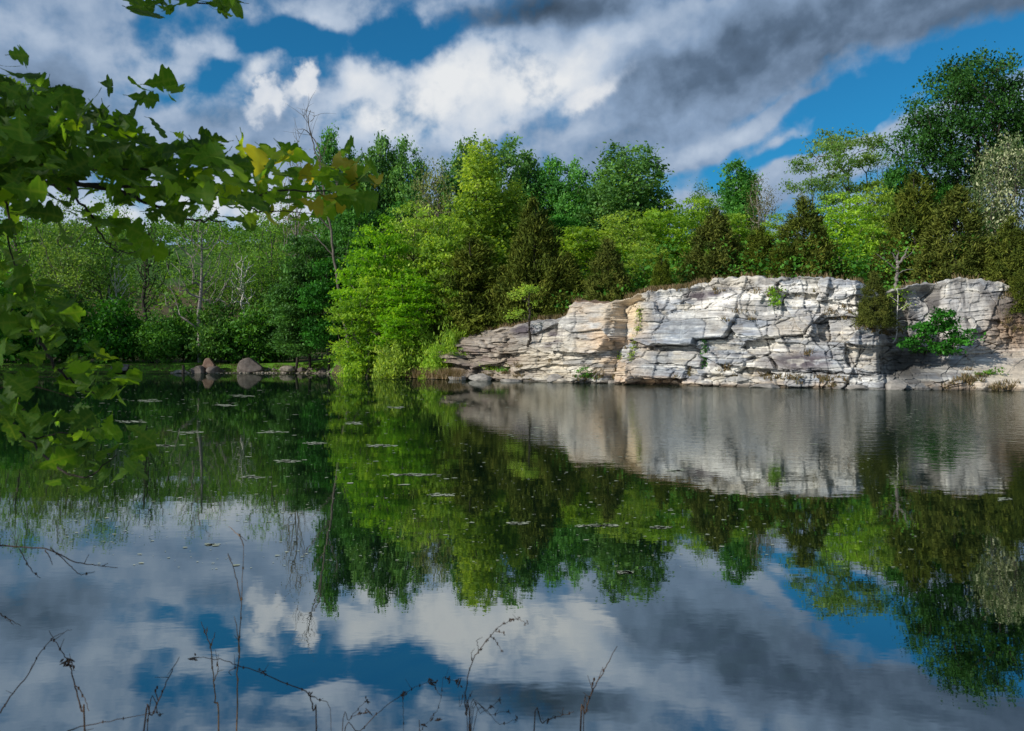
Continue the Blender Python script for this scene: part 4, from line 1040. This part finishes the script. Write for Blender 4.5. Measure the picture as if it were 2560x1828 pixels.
    X = (x * S - 512) * Yd / F; sz = .0009 * Yd * np.exp(rng.normal(size=len(X)) * .5)
    ro = [(285, 937, 36), (500, 900, 22), (640, 1025, 26), (540, 880, 22), (920, 1055, 50), (1330, 1168, 40), (1468, 1172, 22), (790, 940, 18), (700, 985, 22), (1150, 1163, 20), (430, 960, 30), (370, 990, 30), (1390, 1272, 22), (470, 1210, 14), (980, 1100, 26), (600, 960, 24), (850, 990, 30), (560, 1060, 24), (2230, 1109, 18), (1500, 1045, 16), (880, 905, 20), (330, 890, 26)]
    for x0, y0, w0 in ro:
        k = int(w0 * 1.2); xa = x0 + rng.normal(size=k) * w0 * .5; ya = y0 + rng.normal(size=k) * 1.3; Ya = CZ * F / (ya * S - HY)
        X = np.concatenate([X, (xa * S - 512) * Ya / F]); Yd = np.concatenate([Yd, Ya]); sz = np.concatenate([sz, rng.uniform(.0012, .0034, k) * Ya])
    k = 7; an = np.arange(k) * 2 * math.pi / k
    rr = sz[:, None] * rng.uniform(.5, 1.2, (len(X), k))
    V = np.stack([X[:, None] + np.cos(an) * rr * 1.6, Yd[:, None] + np.sin(an) * rr, np.full(rr.shape, .006)], -1).reshape(-1, 3)
    tag(link('pond_scum', mesh('pond_scum', V, np.arange(len(V)).reshape(-1, k), M['scum'])), kind='stuff')


M['hillwood'] = leaf_mat('leaf_hill', [(0, (.05, .13, .012)), (.5, (.10, .22, .02)), (1, (.19, .33, .035))], .4)
M['scum'] = simple_mat('scum', (.20, .23, .16), (.42, .45, .34), 3, bump=.1)
stuff()


# ------------------------------------------------------------------ boulders
def rock_mesh(key, sx, sy, sz, seed, mat, cuts=11):
    import bmesh
    bm = bmesh.new(); bmesh.ops.create_icosphere(bm, subdivisions=4, radius=1)
    V = np.array([v.co[:] for v in bm.verts]); rng = np.random.default_rng(seed)
    for _ in range(cuts):
        n = rng.normal(size=3); n /= np.linalg.norm(n); d = rng.uniform(.55, .86); h = V @ n - d
        V -= np.clip(h, 0, None)[:, None] * n
    V *= (1 + (fbm(V[:, 0] * 2 + 9 + seed, V[:, 1] * 2 + V[:, 2] * 1.7, seed) - .5) * .22)[:, None]
    V *= np.array([sx, sy, sz]); V[:, 2] += sz * .45
    for v, c in zip(bm.verts, V): v.co = c
    for f in bm.faces: f.smooth = cuts < 12
    me = bpy.data.meshes.new(key); bm.to_mesh(me); bm.free(); me.materials.append(mat)
    return me


def boulders():
    B = [(555, 826, 50, 42, 'big domed brown boulder standing on the gravel shore', 'boulder', 98.2), (463, 820, 36, 32, 'reddish angular boulder perched on two darker stones', 'boulder_red', 98.0),
         (440, 832, 26, 26, 'dark stone at the water below the reddish boulder, on its stump side', 'boulder', 97.2), (474, 832, 32, 24, 'rounded brown stone under the reddish boulder', 'boulder', 97.3),
         (268, 822, 46, 18, 'small flat grey boulder on the grass bank beside the oak leaves', 'boulder', 98.0), (404, 831, 34, 13, 'low flat tan stone at the water between stump and dark stone', 'boulder_pale', 97.3),
         (672, 826, 20, 14, 'small dark stone in the rubble near the drooping deep green tree', 'boulder', 97.4), (722, 832, 28, 20, 'dark brown stone at the end of the rubble under overhanging leaves', 'boulder', 96.4), (640, 824, 30, 16, 'pale broken stone in the rubble at the lawn end', 'boulder_pale', 97.6)]
    for k, (x, yb, w, h, lab, mt, Y) in enumerate(B):
        s = S * Y / F; p = at(x, yb, Y); p[2] = max(p[2], -.1)
        me = rock_mesh('boulder%d' % k, w * s * .60, w * s * .50, h * s * .52, 300 + k, M[mt], 9)
        o = link('boulder', me); o.location = p; tag(o, lab, 'boulder')
    # the strip of gravel and broken stone along the lawn's edge: nobody could count it
    rng = np.random.default_rng(5); bag = Bag()
    src = [rock_mesh('chip%d' % q, 1, .8, .6, 400 + q, None, 12) for q in range(3)]
    import bmesh
    low = []
    for q in range(3):
        bm = bmesh.new(); bmesh.ops.create_icosphere(bm, subdivisions=2, radius=1); V = np.array([v.co[:] for v in bm.verts]); Fc = np.array([[v.index for v in f.verts] for f in bm.faces]); bm.free()
        for _ in range(8):
            n = rng.normal(size=3); n /= np.linalg.norm(n); hgt = V @ n - rng.uniform(.5, .8); V = V - np.clip(hgt, 0, None)[:, None] * n
        low.append((V, Fc))
    for me in src: bpy.data.meshes.remove(me)
    for _ in range(620):
        x = rng.choice([rng.uniform(480, 730), rng.uniform(380, 740), rng.uniform(590, 720)]); Y = shoreY(x) + rng.uniform(-.1, 2.3); X = (x * S - 512) * Y / F
        V, Fc = low[rng.integers(3)]; s = .07 + .3 * rng.random() ** 3; a = rng.uniform(0, 6.28)
        W = V * np.array([s, s * .8, s * .6]) * rng.uniform(.7, 1.3, 3); W = np.stack([W[:, 0] * math.cos(a) - W[:, 1] * math.sin(a), W[:, 0] * math.sin(a) + W[:, 1] * math.cos(a), W[:, 2]], 1)
        z = float(ground_z(np.array([X]), np.array([Y]))[0]); bag.add(W + np.array([X, Y, max(z, -.05) + s * .1]), Fc)
    tag(link('gravel', bag.mesh('gravel', M['boulder_pale'])), kind='stuff')
    # blocks fallen at the cliff foot
    K = [(1240, 868, 44, 34, 'pale triangular block lying in the water below the capped rock block'), (1292, 866, 26, 16, 'small pale block in the water beside the dry brush of the gully'), (1065, 862, 60, 34, 'violet-grey block at the low end of the cliff foot'), (1010, 852, 50, 22, 'flat grey block where the dry grass bank meets the rock'), (1345, 868, 40, 18, 'low tan block at the foot of the gully'),
         (1700, 872, 80, 24, 'long flat pale block at the waterline below the violet-grey face'), (1910, 870, 70, 28, 'square pale block at the waterline by the dark notch'), (1985, 862, 50, 44, 'tilted grey block at the corner of the dark notch'), (1150, 866, 60, 16, 'flat cream ledge stone in the water below the lone pine')]
    for k, (x, yb, w, h, lab) in enumerate(K):
        q = on_cliff(x, yb - 6, .25); Y = q[1]; s = S * Y / F
        me = rock_mesh('block%d' % k, w * s * .50, w * s * .40, h * s * .46, 500 + k, M['block'], 18)
        o = link('fallen_block', me); o.location = (q[0], q[1], -.12); tag(o, lab, 'rock')
    # mooring stump standing in the shallows
    p = at(407, 832, 96.4); h = .95; bag = Bag(); V, Q = tube([(0, 0, -.6), (0, .01, 0), (.02, 0, h * .5), (.03, .01, h)], [.2, .19, .16, .17], 9); bag.add(V, Q); n0 = 27
    bag.add(np.vstack([V[27:36], [[.03, .01, h - .03]]]), np.array([[i, (i + 1) % 9, 9] for i in range(9)]))
    o = link('stump', bag.mesh('stump', M['bark_dark'])); o.location = (p[0], p[1], 0); tag(o, 'dark wooden stump standing in the shallows before the lawn', 'stump')


M['block'] = simple_mat('block_stone', (.13, .12, .11), (.24, .225, .205), 1.6, bump=1.0, bscale=6, c3=(.38, .355, .32), stretch=(1, 1, 3))
boulders()


# ------------------------------------------------------------------ oak branches hanging into the picture
def oak_leaf_mat():
    m = bpy.data.materials.new('oak_leaf'); m.use_nodes = True; g = G(m.node_tree)
    a = g.n('ShaderNodeAttribute', attribute_name='tint').outputs['Fac']
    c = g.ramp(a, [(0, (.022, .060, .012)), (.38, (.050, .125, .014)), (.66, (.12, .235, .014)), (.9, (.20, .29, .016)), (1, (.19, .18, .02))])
    vein = g.n('ShaderNodeAttribute', attribute_name='vein').outputs['Fac']
    c = g.mix(g.m('MULTIPLY', vein, .25), c, (.17, .23, .05, 1))
    co = g.n('ShaderNodeTexCoord').outputs['Object']
    c = g.mix(1.0, c, g.m('ADD', .75, g.m('MULTIPLY', g.noise(co, 22, 4, .6), .5)), 'MULTIPLY')
    p = g.n('ShaderNodeBsdfPrincipled'); g.put(p.inputs['Base Color'], c); p.inputs['Roughness'].default_value = .55; p.inputs['Specular IOR Level'].default_value = .22
    t = g.n('ShaderNodeBsdfTranslucent'); g.put(t.inputs[0], g.mix(1.0, c, (2.9, 2.5, .7, 1), 'MULTIPLY'))
    x = g.n('ShaderNodeMixShader'); x.inputs[0].default_value = .58; g.put(x.inputs[1], p.outputs[0]); g.put(x.inputs[2], t.outputs[0])
    g.nt.links.new(x.outputs[0], g.n('ShaderNodeOutputMaterial').inputs[0])
    return m


LEN = np.concatenate([np.linspace(0, .9, 31), [.93, .955, .975, .99, 1.0]])
WID = np.interp(LEN, [0, .06, .2, .42, .6, .74, .86, .94, 1], [.012, .03, .13, .25, .33, .41, .37, .26, .02])
for _c, _w, _d in ((.35, .045, .42), (.57, .05, .55), (.82, .035, .30)): WID = WID * (1 - _d * np.exp(-((LEN - _c) / _w) ** 2))


def oak_leaves(items, rng):
    """items: (tip-ward base point, direction, normal, length, tint) -> one mesh of lobed leaves, each with fold, curl and stalk"""
    b = Bag(); n = len(LEN); w = np.array([-1, -.62, -.22, 0, .22, .62, 1.]); m = 7; veins = []
    for p, d, nr, L, t in items:
        d = d / np.linalg.norm(d); nr = nr - d * (nr @ d); nr /= np.linalg.norm(nr); sd = np.cross(d, nr)
        curl, fold, tw = rng.normal() * .30, rng.uniform(-.12, .28), rng.normal() * .2
        wob = lambda: 1 + .16 * np.sin(LEN * rng.uniform(7, 12) + rng.uniform(0, 6)) + .05 * rng.normal(size=n)
        lob = WID * wob(); lob2 = np.interp(np.clip(LEN + rng.normal() * .035, 0, 1), LEN, WID) * wob(); lob2[0] = .012; lob2[-1] = .05
        ln = LEN + rng.normal(size=n) * .003; bend = curl * ln ** 2
        Wd = np.where(w[None] < 0, lob[:, None], lob2[:, None]) * w[None] * rng.uniform(.85, 1.1)
        up = np.abs(Wd) * fold + bend[:, None] + tw * Wd * ln[:, None] + rng.normal() * .1 * np.abs(w[None]) ** 2 * np.sin(ln[:, None] * 9 + rng.uniform(0, 6))* .5
        fwd = ln[:, None] + np.abs(Wd) * .10
        V = p + L * (fwd[..., None] * d + Wd[..., None] * sd + up[..., None] * nr)
        i, j = np.meshgrid(np.arange(n - 1), np.arange(m - 1), indexing='ij')
        Q = np.stack([i * m + j, i * m + j + 1, (i + 1) * m + j + 1, (i + 1) * m + j], -1).reshape(-1, 4)
        vv = np.maximum((np.abs(w)[None] < .05) * 1.0, .8 * (np.abs(((ln[:, None] - np.abs(Wd) * .9) * 6) % 1 - .5) < .10)); veins.append(np.broadcast_to(vv, V.shape[:2]).ravel())
        b.add(V.reshape(-1, 3), Q, t)
        V, Q = tube([p - d * L * .16 + nr * L * .03, p + d * L * .02], [L * .012, L * .010], 3); b.add(V, Q, t); veins.append(np.ones(len(V)))
    b.extra = {'vein': np.concatenate(veins)}
    return b


def oak():
    rng = np.random.default_rng(123)
    mt = oak_leaf_mat()
    o = empty('oak_tree', (-5.6, .6, .35)); p0 = np.array(o.location)
    # trunk and crown out of the picture, above and beside the camera
    c = ell_points([(-5.4, -.4, 7.6, 4.2, 3.6, 3.2), (-4.2, 1.8, 6.2, 2.6, 2.0, 1.8), (-8, -1, 6.5, 3, 3, 2.4), (-4.4, -2.6, 5.6, 3, 2.6, 2.2)], 190, rng, .5, .35) - p0
    # keep the out-of-frame crown clear of the picture itself
    W = c + p0; fr = (W[:, 1] > .3) & (W[:, 0] > -.75 * W[:, 1] - .9) & (W[:, 2] < CZ + .62 * W[:, 1] + .7); c = c[~fr]
    A = tree_mesh('oak_crown', np.array([(0, 0, 0), (.1, 0, 1), (.15, 0, 2.2), (.1, -.2, 3.6), (0, -.4, 5), (.1, -.6, 6.6), (.2, -.8, 8.5)], float), c, 40, .21, np.array([.45, .45, .32]), mt, M['bark_dark'], rng, .22, .012)
    link('trunk', A['wood'], o); link('crown', A['leaves'], o)

    def branch(lines, seeds, Y0, dens, extra=(), lenr=(.095, .14), sparse=1.0, tint=(0, 1)):
        b = Bag(); items = []
        for pts, r0, r1, dy in lines:
            P = smooth_line([at(x, y, Y0 + dy + .10 * math.sin(x * .013 + y * .02)) for x, y in pts], per=5)
            P[1:-1] += rng.normal(size=(len(P) - 2, 3)) * .004
            V, Q = tube(P - p0, np.linspace(r0, r1, len(P)), 6); b.add(V, Q)
        def leaf_at(x, y, dy=0.):
            Y = Y0 + dy + rng.normal() * .16; p = at(x, y, Y); L = rng.uniform(*lenr) * rng.choice([.65, 1, 1, 1.1])
            d = rng.normal(size=3) * np.array([1, .45, .75]); d[0] += .45; d[2] = d[2] * .8 - .2
            nr = rng.normal(size=3) * np.array([.6, .8, .6]); nr[2] += .75; nr[1] -= .55
            f = np.clip((x - 150) / 650, 0, 1); t = np.clip(rng.beta(1.6, 1.8) * (.46 + .85 * f) + (.30 if rng.random() < .08 else 0), *tint)  # tint darker toward the trunk: the crown's shade put into the leaf colour
            d = d / np.linalg.norm(d); items.append((p - d * L * .5 - p0, d, nr, L, float(t)))
        for poly, n in seeds:
            xs_, ys_ = [q[0] for q in poly], [q[1] for q in poly]; k = 0
            while k < n:
                x, y = rng.uniform(min(xs_), max(xs_)), rng.uniform(min(ys_), max(ys_))
                if inside(np.array([x]), np.array([y]), poly)[0]: leaf_at(x, y, rng.normal() * .25); k += 1
        for x, y in extra: leaf_at(x + rng.normal() * 3, y + rng.normal() * 3)
        for pts, r0, r1, dy in lines:
            for (x0, y0), (x1, y1) in zip(pts[:-1], pts[1:]):
                for _ in range(rng.poisson(math.hypot(x1 - x0, y1 - y0) * dens)):
                    f = rng.random(); leaf_at(x0 + (x1 - x0) * f + rng.normal() * 16, y0 + (y1 - y0) * f + rng.normal() * 16, dy)
        br = link('branch', b.mesh('oak_branch', M['bark_dark'], True), o)
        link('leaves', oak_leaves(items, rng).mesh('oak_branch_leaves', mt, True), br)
    # long boughs reaching across the upper picture
    branch([([(-160, 390), (0, 403), (84, 406), (186, 411), (246, 422), (281, 432), (316, 445), (369, 464), (422, 487), (457, 490), (500, 492)], .014, .003, 0.),
            ([(-160, 330), (0, 339), (105, 348), (141, 338), (183, 288), (200, 250)], .010, .0025, .1), ([(81, 362), (151, 367), (211, 371), (306, 376), (408, 378), (447, 341), (496, 323)], .008, .002, -.1),
            ([(186, 410), (316, 415), (422, 415), (492, 420), (527, 427), (615, 427), (703, 424), (752, 422), (800, 405)], .008, .002, .05), ([(513, 427), (562, 468), (633, 469), (700, 478)], .004, .0015, .05),
            ([(151, 418), (197, 471), (225, 520), (246, 548), (267, 559), (320, 560)], .006, .002, -.05), ([(447, 415), (470, 395), (500, 392)], .003, .001, 0), ([(141, 338), (90, 290), (50, 220)], .006, .002, .1), ([(316, 445), (365, 430), (380, 405)], .003, .001, 0), ([(0, 420), (20, 480), (24, 560), (60, 610)], .006, .002, .1)],
           [([(-60, 175), (60, 160), (140, 200), (200, 230), (250, 260), (330, 290), (400, 330), (380, 395), (200, 400), (-60, 400)], 265), ([(400, 320), (640, 350), (640, 440), (560, 480), (400, 440)], 55), ([(-80, 180), (40, 180), (60, 300), (50, 420), (-80, 420)], 60), ([(-60, 400), (110, 410), (90, 480), (-60, 560)], 36)],
           3.4, .035, extra=[(300, 195), (345, 190), (385, 200), (370, 215), (320, 215), (240, 188), (40, 120), (30, 150), (290, 255), (340, 262), (400, 300), (430, 315), (470, 330), (490, 350), (540, 335), (560, 350), (600, 345), (640, 330), (620, 360), (650, 355), (690, 400), (720, 395), (750, 380), (770, 360), (800, 370), (815, 395), (790, 410), (760, 420), (800, 440), (780, 450), (700, 440), (660, 435), (640, 470), (600, 480), (560, 485), (530, 480), (480, 480), (715, 470), (670, 490), (820, 385), (780, 390), (740, 440), (735, 365), (760, 345), (785, 372), (810, 360), (700, 372), (830, 398), (770, 425), (725, 455), (690, 455), (745, 400), (660, 400), (610, 395), (625, 445), (575, 375),
                              (225, 500), (250, 490), (280, 500), (320, 555), (300, 540), (340, 560), (200, 480), (165, 470), (130, 510), (250, 540), (510, 410), (540, 400), (580, 410), (450, 400), (420, 430), (470, 455), (380, 440), (350, 470)])
    # hanging spray low at the side
    branch([([(-140, 600), (0, 676), (35, 704), (70, 736), (102, 778), (137, 825), (169, 852), (215, 878)], .011, .0025, 0.), ([(-120, 900), (0, 920), (60, 975), (130, 1040), (190, 1060), (260, 1010)], .008, .002, 0.), ([(137, 825), (190, 800), (235, 790)], .003, .001, 0), ([(70, 736), (130, 720), (170, 700)], .003, .001, 0), ([(60, 975), (150, 960), (220, 950)], .004, .0015, .1)],
           [([(-60, 560), (60, 590), (130, 660), (170, 730), (160, 770), (60, 740), (-60, 700)], 34), ([(-80, 700), (30, 700), (60, 800), (40, 920), (-80, 920)], 26), ([(60, 780), (190, 790), (280, 850), (270, 900), (130, 860)], 18), ([(-20, 900), (160, 900), (250, 930), (320, 960), (320, 1030), (200, 1075), (60, 1010)], 36)],
           3.15, .03, extra=[(200, 815), (220, 840), (260, 850), (280, 830), (240, 870), (270, 885), (210, 780), (240, 790), (310, 960), (320, 1000), (300, 1040), (150, 1075), (190, 1085), (130, 1060), (40, 920), (30, 950), (90, 690), (140, 660), (150, 710), (60, 640), (20, 620), (30, 580), (110, 760), (200, 870)], lenr=(.085, .125), tint=(0, .86))
    # spray dipping in from above
    branch([([(200, -60), (350, -14), (420, 2), (462, 5), (502, 1)], .006, .0015, 0.), ([(440, -60), (480, -15), (494, 10)], .004, .001, 0)], [([(285, -40), (420, -40), (380, 20), (290, 18)], 9), ([(470, -30), (515, -30), (508, 22), (480, 18)], 6)], 3.3, .0, extra=[(310, 8), (325, 25), (300, 12), (365, 18), (385, 14), (350, 8), (490, 18), (495, 30), (485, 2)], tint=(0, .7))
    tag(o, 'oak whose dark lobed leaves and boughs hang into view over the pond', 'tree')


oak()


# ------------------------------------------------------------------ dry weeds and twigs on the near bank
def weed(label, Y, stems, heads=(), mat='stem', name='dry_weed', r=.0022, root=True, cat='weed', seed=1):
    rng = np.random.default_rng(seed); b = Bag(); first = stems[0]; p0 = at(*first[0], Y)
    if root: p0[2] = .3
    def stalk(P, r0, r1):
        V, Q = tube(P - p0, np.linspace(r0, r1, len(P)), 5); b.add(V, Q)
    for k, pts in enumerate(stems):
        W = [at(x, y, Y + .05 * math.sin(k * 2.1 + i * .8)) for i, (x, y) in enumerate(pts)]
        if root and pts[0][1] >= 1600: W = [np.array([W[0][0] - (W[1][0] - W[0][0]) * .4, Y - .05, .25])] + W
        P = smooth_line(W, per=5); P[1:-1] += rng.normal(size=(len(P) - 2, 3)) * .0012
        stalk(P, r * (.95 if k == 0 else .55), r * .28)
        for q in range(2, len(P) - 2, 3):                      # nodes and side spurs
            if rng.random() < .22:
                d = rng.normal(size=3) * .010; d[2] += .012; stalk(np.array([P[q], P[q] + d * .6, P[q] + d * 1.4]), r * .4, r * .2)
            if rng.random() < .5: stalk(np.array([P[q] - [0, 0, .004], P[q], P[q] + [0, 0, .004]]), r * .95, r * .95)
    o = empty(name, p0); link('stem', b.mesh(name + '_stem', M[mat]), o)
    for x, y, sz in heads:
        c = at(x, y, Y) - p0; h = Bag()
        for _ in range(5):
            q = c + rng.normal(size=3) * sz * .4; d = rng.normal(size=3) * sz; V, Q = tube([q - d * .5, q, q + d * .5], [sz * .08, sz * .26, sz * .05], 5); h.add(V, Q)
        link('seed_head', h.mesh(name + '_head', M['stem']), o)
    return tag(o, label, cat)


def weeds():
    weed('tallest straw-coloured grass stalk rising straight from the near bank', 2.5, [[(526, 1624), (529, 1479), (533, 1400), (537, 1330), (541, 1210)], [(535, 1335), (526, 1290), (516, 1252), (506, 1229)], [(541, 1213), (535, 1195), (527, 1186), (508, 1170)], [(530, 1450), (526, 1390), (520, 1370)]], mat='straw', r=.0030, seed=1)
    weed('shorter straw-coloured stalk with hairy tip beside the tallest grass stalk', 2.55, [[(486, 1624), (479, 1560), (475, 1514), (468, 1440), (458, 1410), (447, 1381)], [(466, 1440), (474, 1420), (478, 1405)], [(475, 1514), (484, 1490), (482, 1470)], [(458, 1410), (461, 1392)]], mat='straw', r=.0030, seed=2)
    weed('bent brown stem lying slantwise across the two straw-coloured stalks', 2.45, [[(703, 1624), (696, 1580), (686, 1542), (640, 1520), (586, 1497), (531, 1479), (500, 1468), (469, 1463), (440, 1461), (424, 1463)], [(686, 1542), (710, 1555), (731, 1565), (736, 1624)], [(586, 1497), (580, 1490), (572, 1488)], [(531, 1479), (510, 1490), (515, 1500)]], [(430, 1461, .012), (588, 1497, .008), (690, 1543, .009)], r=.0024, seed=3)
    weed('bare arching stem crossing another one near the corner', 2.4, [[(0, 1585), (28, 1540), (59, 1503), (86, 1455), (113, 1421), (135, 1408), (160, 1399)]], r=.0022, root=False, seed=4)
    weed('dark stem with a clump of dry pods, crossing the arching one', 2.4, [[(188, 1624), (182, 1580), (168, 1526), (158, 1490), (148, 1463), (130, 1435), (109, 1401)], [(165, 1520), (185, 1545), (198, 1580)], [(150, 1468), (160, 1475), (165, 1490)]], [(150, 1470, .014), (146, 1476, .012), (158, 1480, .008)], r=.0030, seed=5)
    weed('dark straight stem with rough nodes leaning beside the pod stem', 2.35, [[(320, 1624), (338, 1590), (352, 1557), (375, 1505), (390, 1475), (399, 1460)], [(352, 1557), (345, 1535), (350, 1525)], [(330, 1600), (352, 1590), (362, 1585)]], r=.0028, seed=6)
    weed('thin fallen stem lying low between pod stem and straight stem', 2.3, [[(150, 1624), (188, 1612), (260, 1598), (336, 1585), (355, 1582)]], r=.0018, seed=7, root=False)
    curl = [(1043, 1624), (1036, 1590), (1034, 1560), (1036, 1518), (1050, 1469), (1064, 1445), (1078, 1427), (1098, 1402), (1116, 1388), (1133, 1378), (1148, 1376), (1162, 1380), (1170, 1387)]
    sp = [[(1043, 1612), (1068, 1585), (1095, 1570)], [(1045, 1620), (1080, 1580), (1110, 1555)], [(1046, 1622), (1090, 1590), (1130, 1580)], [(1050, 1624), (1110, 1610), (1145, 1600)], [(1038, 1600), (1022, 1570), (1020, 1545)], [(1035, 1570), (1045, 1545), (1050, 1535)], [(1090, 1412), (1105, 1430), (1116, 1446)], [(1100, 1402), (1118, 1405), (1122, 1412)], [(1064, 1445), (1060, 1425), (1072, 1415)], [(1050, 1470), (1046, 1455), (1054, 1440)]]
    weed('feathery dry weed curling over at its tip', 2.3, [curl] + sp, [(1090, 1570, .006), (1110, 1556, .006), (1130, 1581, .006), (1145, 1600, .007), (1170, 1386, .007), (1116, 1446, .005)] + [(x + 4, y - 3, .006) for x, y in curl[5:11]], r=.0019, seed=8)
    weed('single dark stalk slanting up by itself past the feathery weed', 2.4, [[(1290, 1624), (1300, 1585), (1313, 1543), (1330, 1510), (1350, 1475), (1371, 1436)], [(1313, 1543), (1318, 1520), (1321, 1505)], [(1296, 1600), (1308, 1580)]], r=.0032, seed=9)
    weed('low forked twig between the feathery weed and the single stalk', 2.35, [[(1187, 1624), (1205, 1608), (1222, 1596), (1250, 1588), (1275, 1581)], [(1222, 1596), (1216, 1605), (1230, 1590)], [(1250, 1588), (1252, 1572)]], r=.0022, seed=10)
    weed('thin rush with dark seed clusters on drooping side stems', 2.35, [[(760, 1660), (800, 1624), (846, 1578), (895, 1543), (925, 1526), (955, 1513)], [(955, 1513), (968, 1530), (981, 1550)], [(895, 1543), (896, 1580), (897, 1624)]], [(958, 1514, .011), (966, 1516, .010), (896, 1541, .010), (892, 1546, .008)], r=.0018, seed=11)
    weed('short rush with two dark seed clusters beside the feathery weed', 2.3, [[(930, 1660), (935, 1624), (955, 1598)], [(984, 1506), (997, 1509), (1018, 1516)], [(955, 1598), (975, 1570), (984, 1506)]], [(997, 1509, .010), (1018, 1516, .011), (940, 1610, .009), (968, 1598, .012)], r=.0014, seed=12)
    weed('small drooping grass with brown seed tips near the bent brown stem', 2.4, [[(760, 1640), (775, 1600), (800, 1570), (816, 1556)], [(780, 1592), (800, 1585), (814, 1583)]], [(816, 1556, .010), (812, 1583, .009), (800, 1586, .007)], r=.0016, seed=13)
    tw = lambda lab, Y, st, s, r: weed(lab, Y, st, r=r, root=False, name='twig', cat='twig', seed=s)
    tw('bare forked twig reaching out over the water below the oak spray', 2.7, [[(-40, 1211), (0, 1213), (60, 1216), (109, 1221), (164, 1247), (200, 1254), (227, 1258), (262, 1261)], [(113, 1217), (148, 1249), (165, 1266), (180, 1276), (211, 1270)], [(43, 1219), (62, 1252), (75, 1272), (90, 1284)], [(227, 1258), (240, 1252)], [(100, 1222), (112, 1240), (116, 1255)]], 21, .0032)
    tw('short dark twig above the water near the corner', 2.6, [[(-40, 1355), (0, 1365), (20, 1376), (46, 1390)], [(20, 1376), (30, 1388)]], 22, .0026)
    tw('pale grey bare twig behind the hanging oak spray', 3.6, [[(-60, 880), (0, 862), (40, 846), (90, 838), (140, 836)], [(40, 846), (90, 862), (170, 884)], [(10, 856), (30, 880), (50, 910), (54, 930)]], 23, .0045)


weeds()
# trees on the near side bank, beyond the edge of the picture, added to shade the lawn
for k, (X, Y, H, W, lab) in enumerate([(-70, 84, 22, 13, 'unseen tall shade tree added next to the lawn corner'), (-82, 78, 23, 13, 'unseen tall shade tree added beside the lawn'), (-92, 92, 24, 14, 'unseen tall shade tree added, set back from the lawn'), (-80, 100, 20, 12, 'unseen lower shade tree added level with the lawn'), (-76, 91, 22, 13, 'unseen tall shade tree added where lawn and side bank meet')]):
    o = empty('unseen_shade_tree', (X, Y, .8), k * 1.7); A = ARCH['maple'][k % 3]; o.scale = (W / A['W'], W / A['W'], H / A['H'])
    link('trunk', A['wood'], o); link('crown', A['leaves'], o); tag(o, lab, 'tree', 'unseen shade trees added on the side bank')
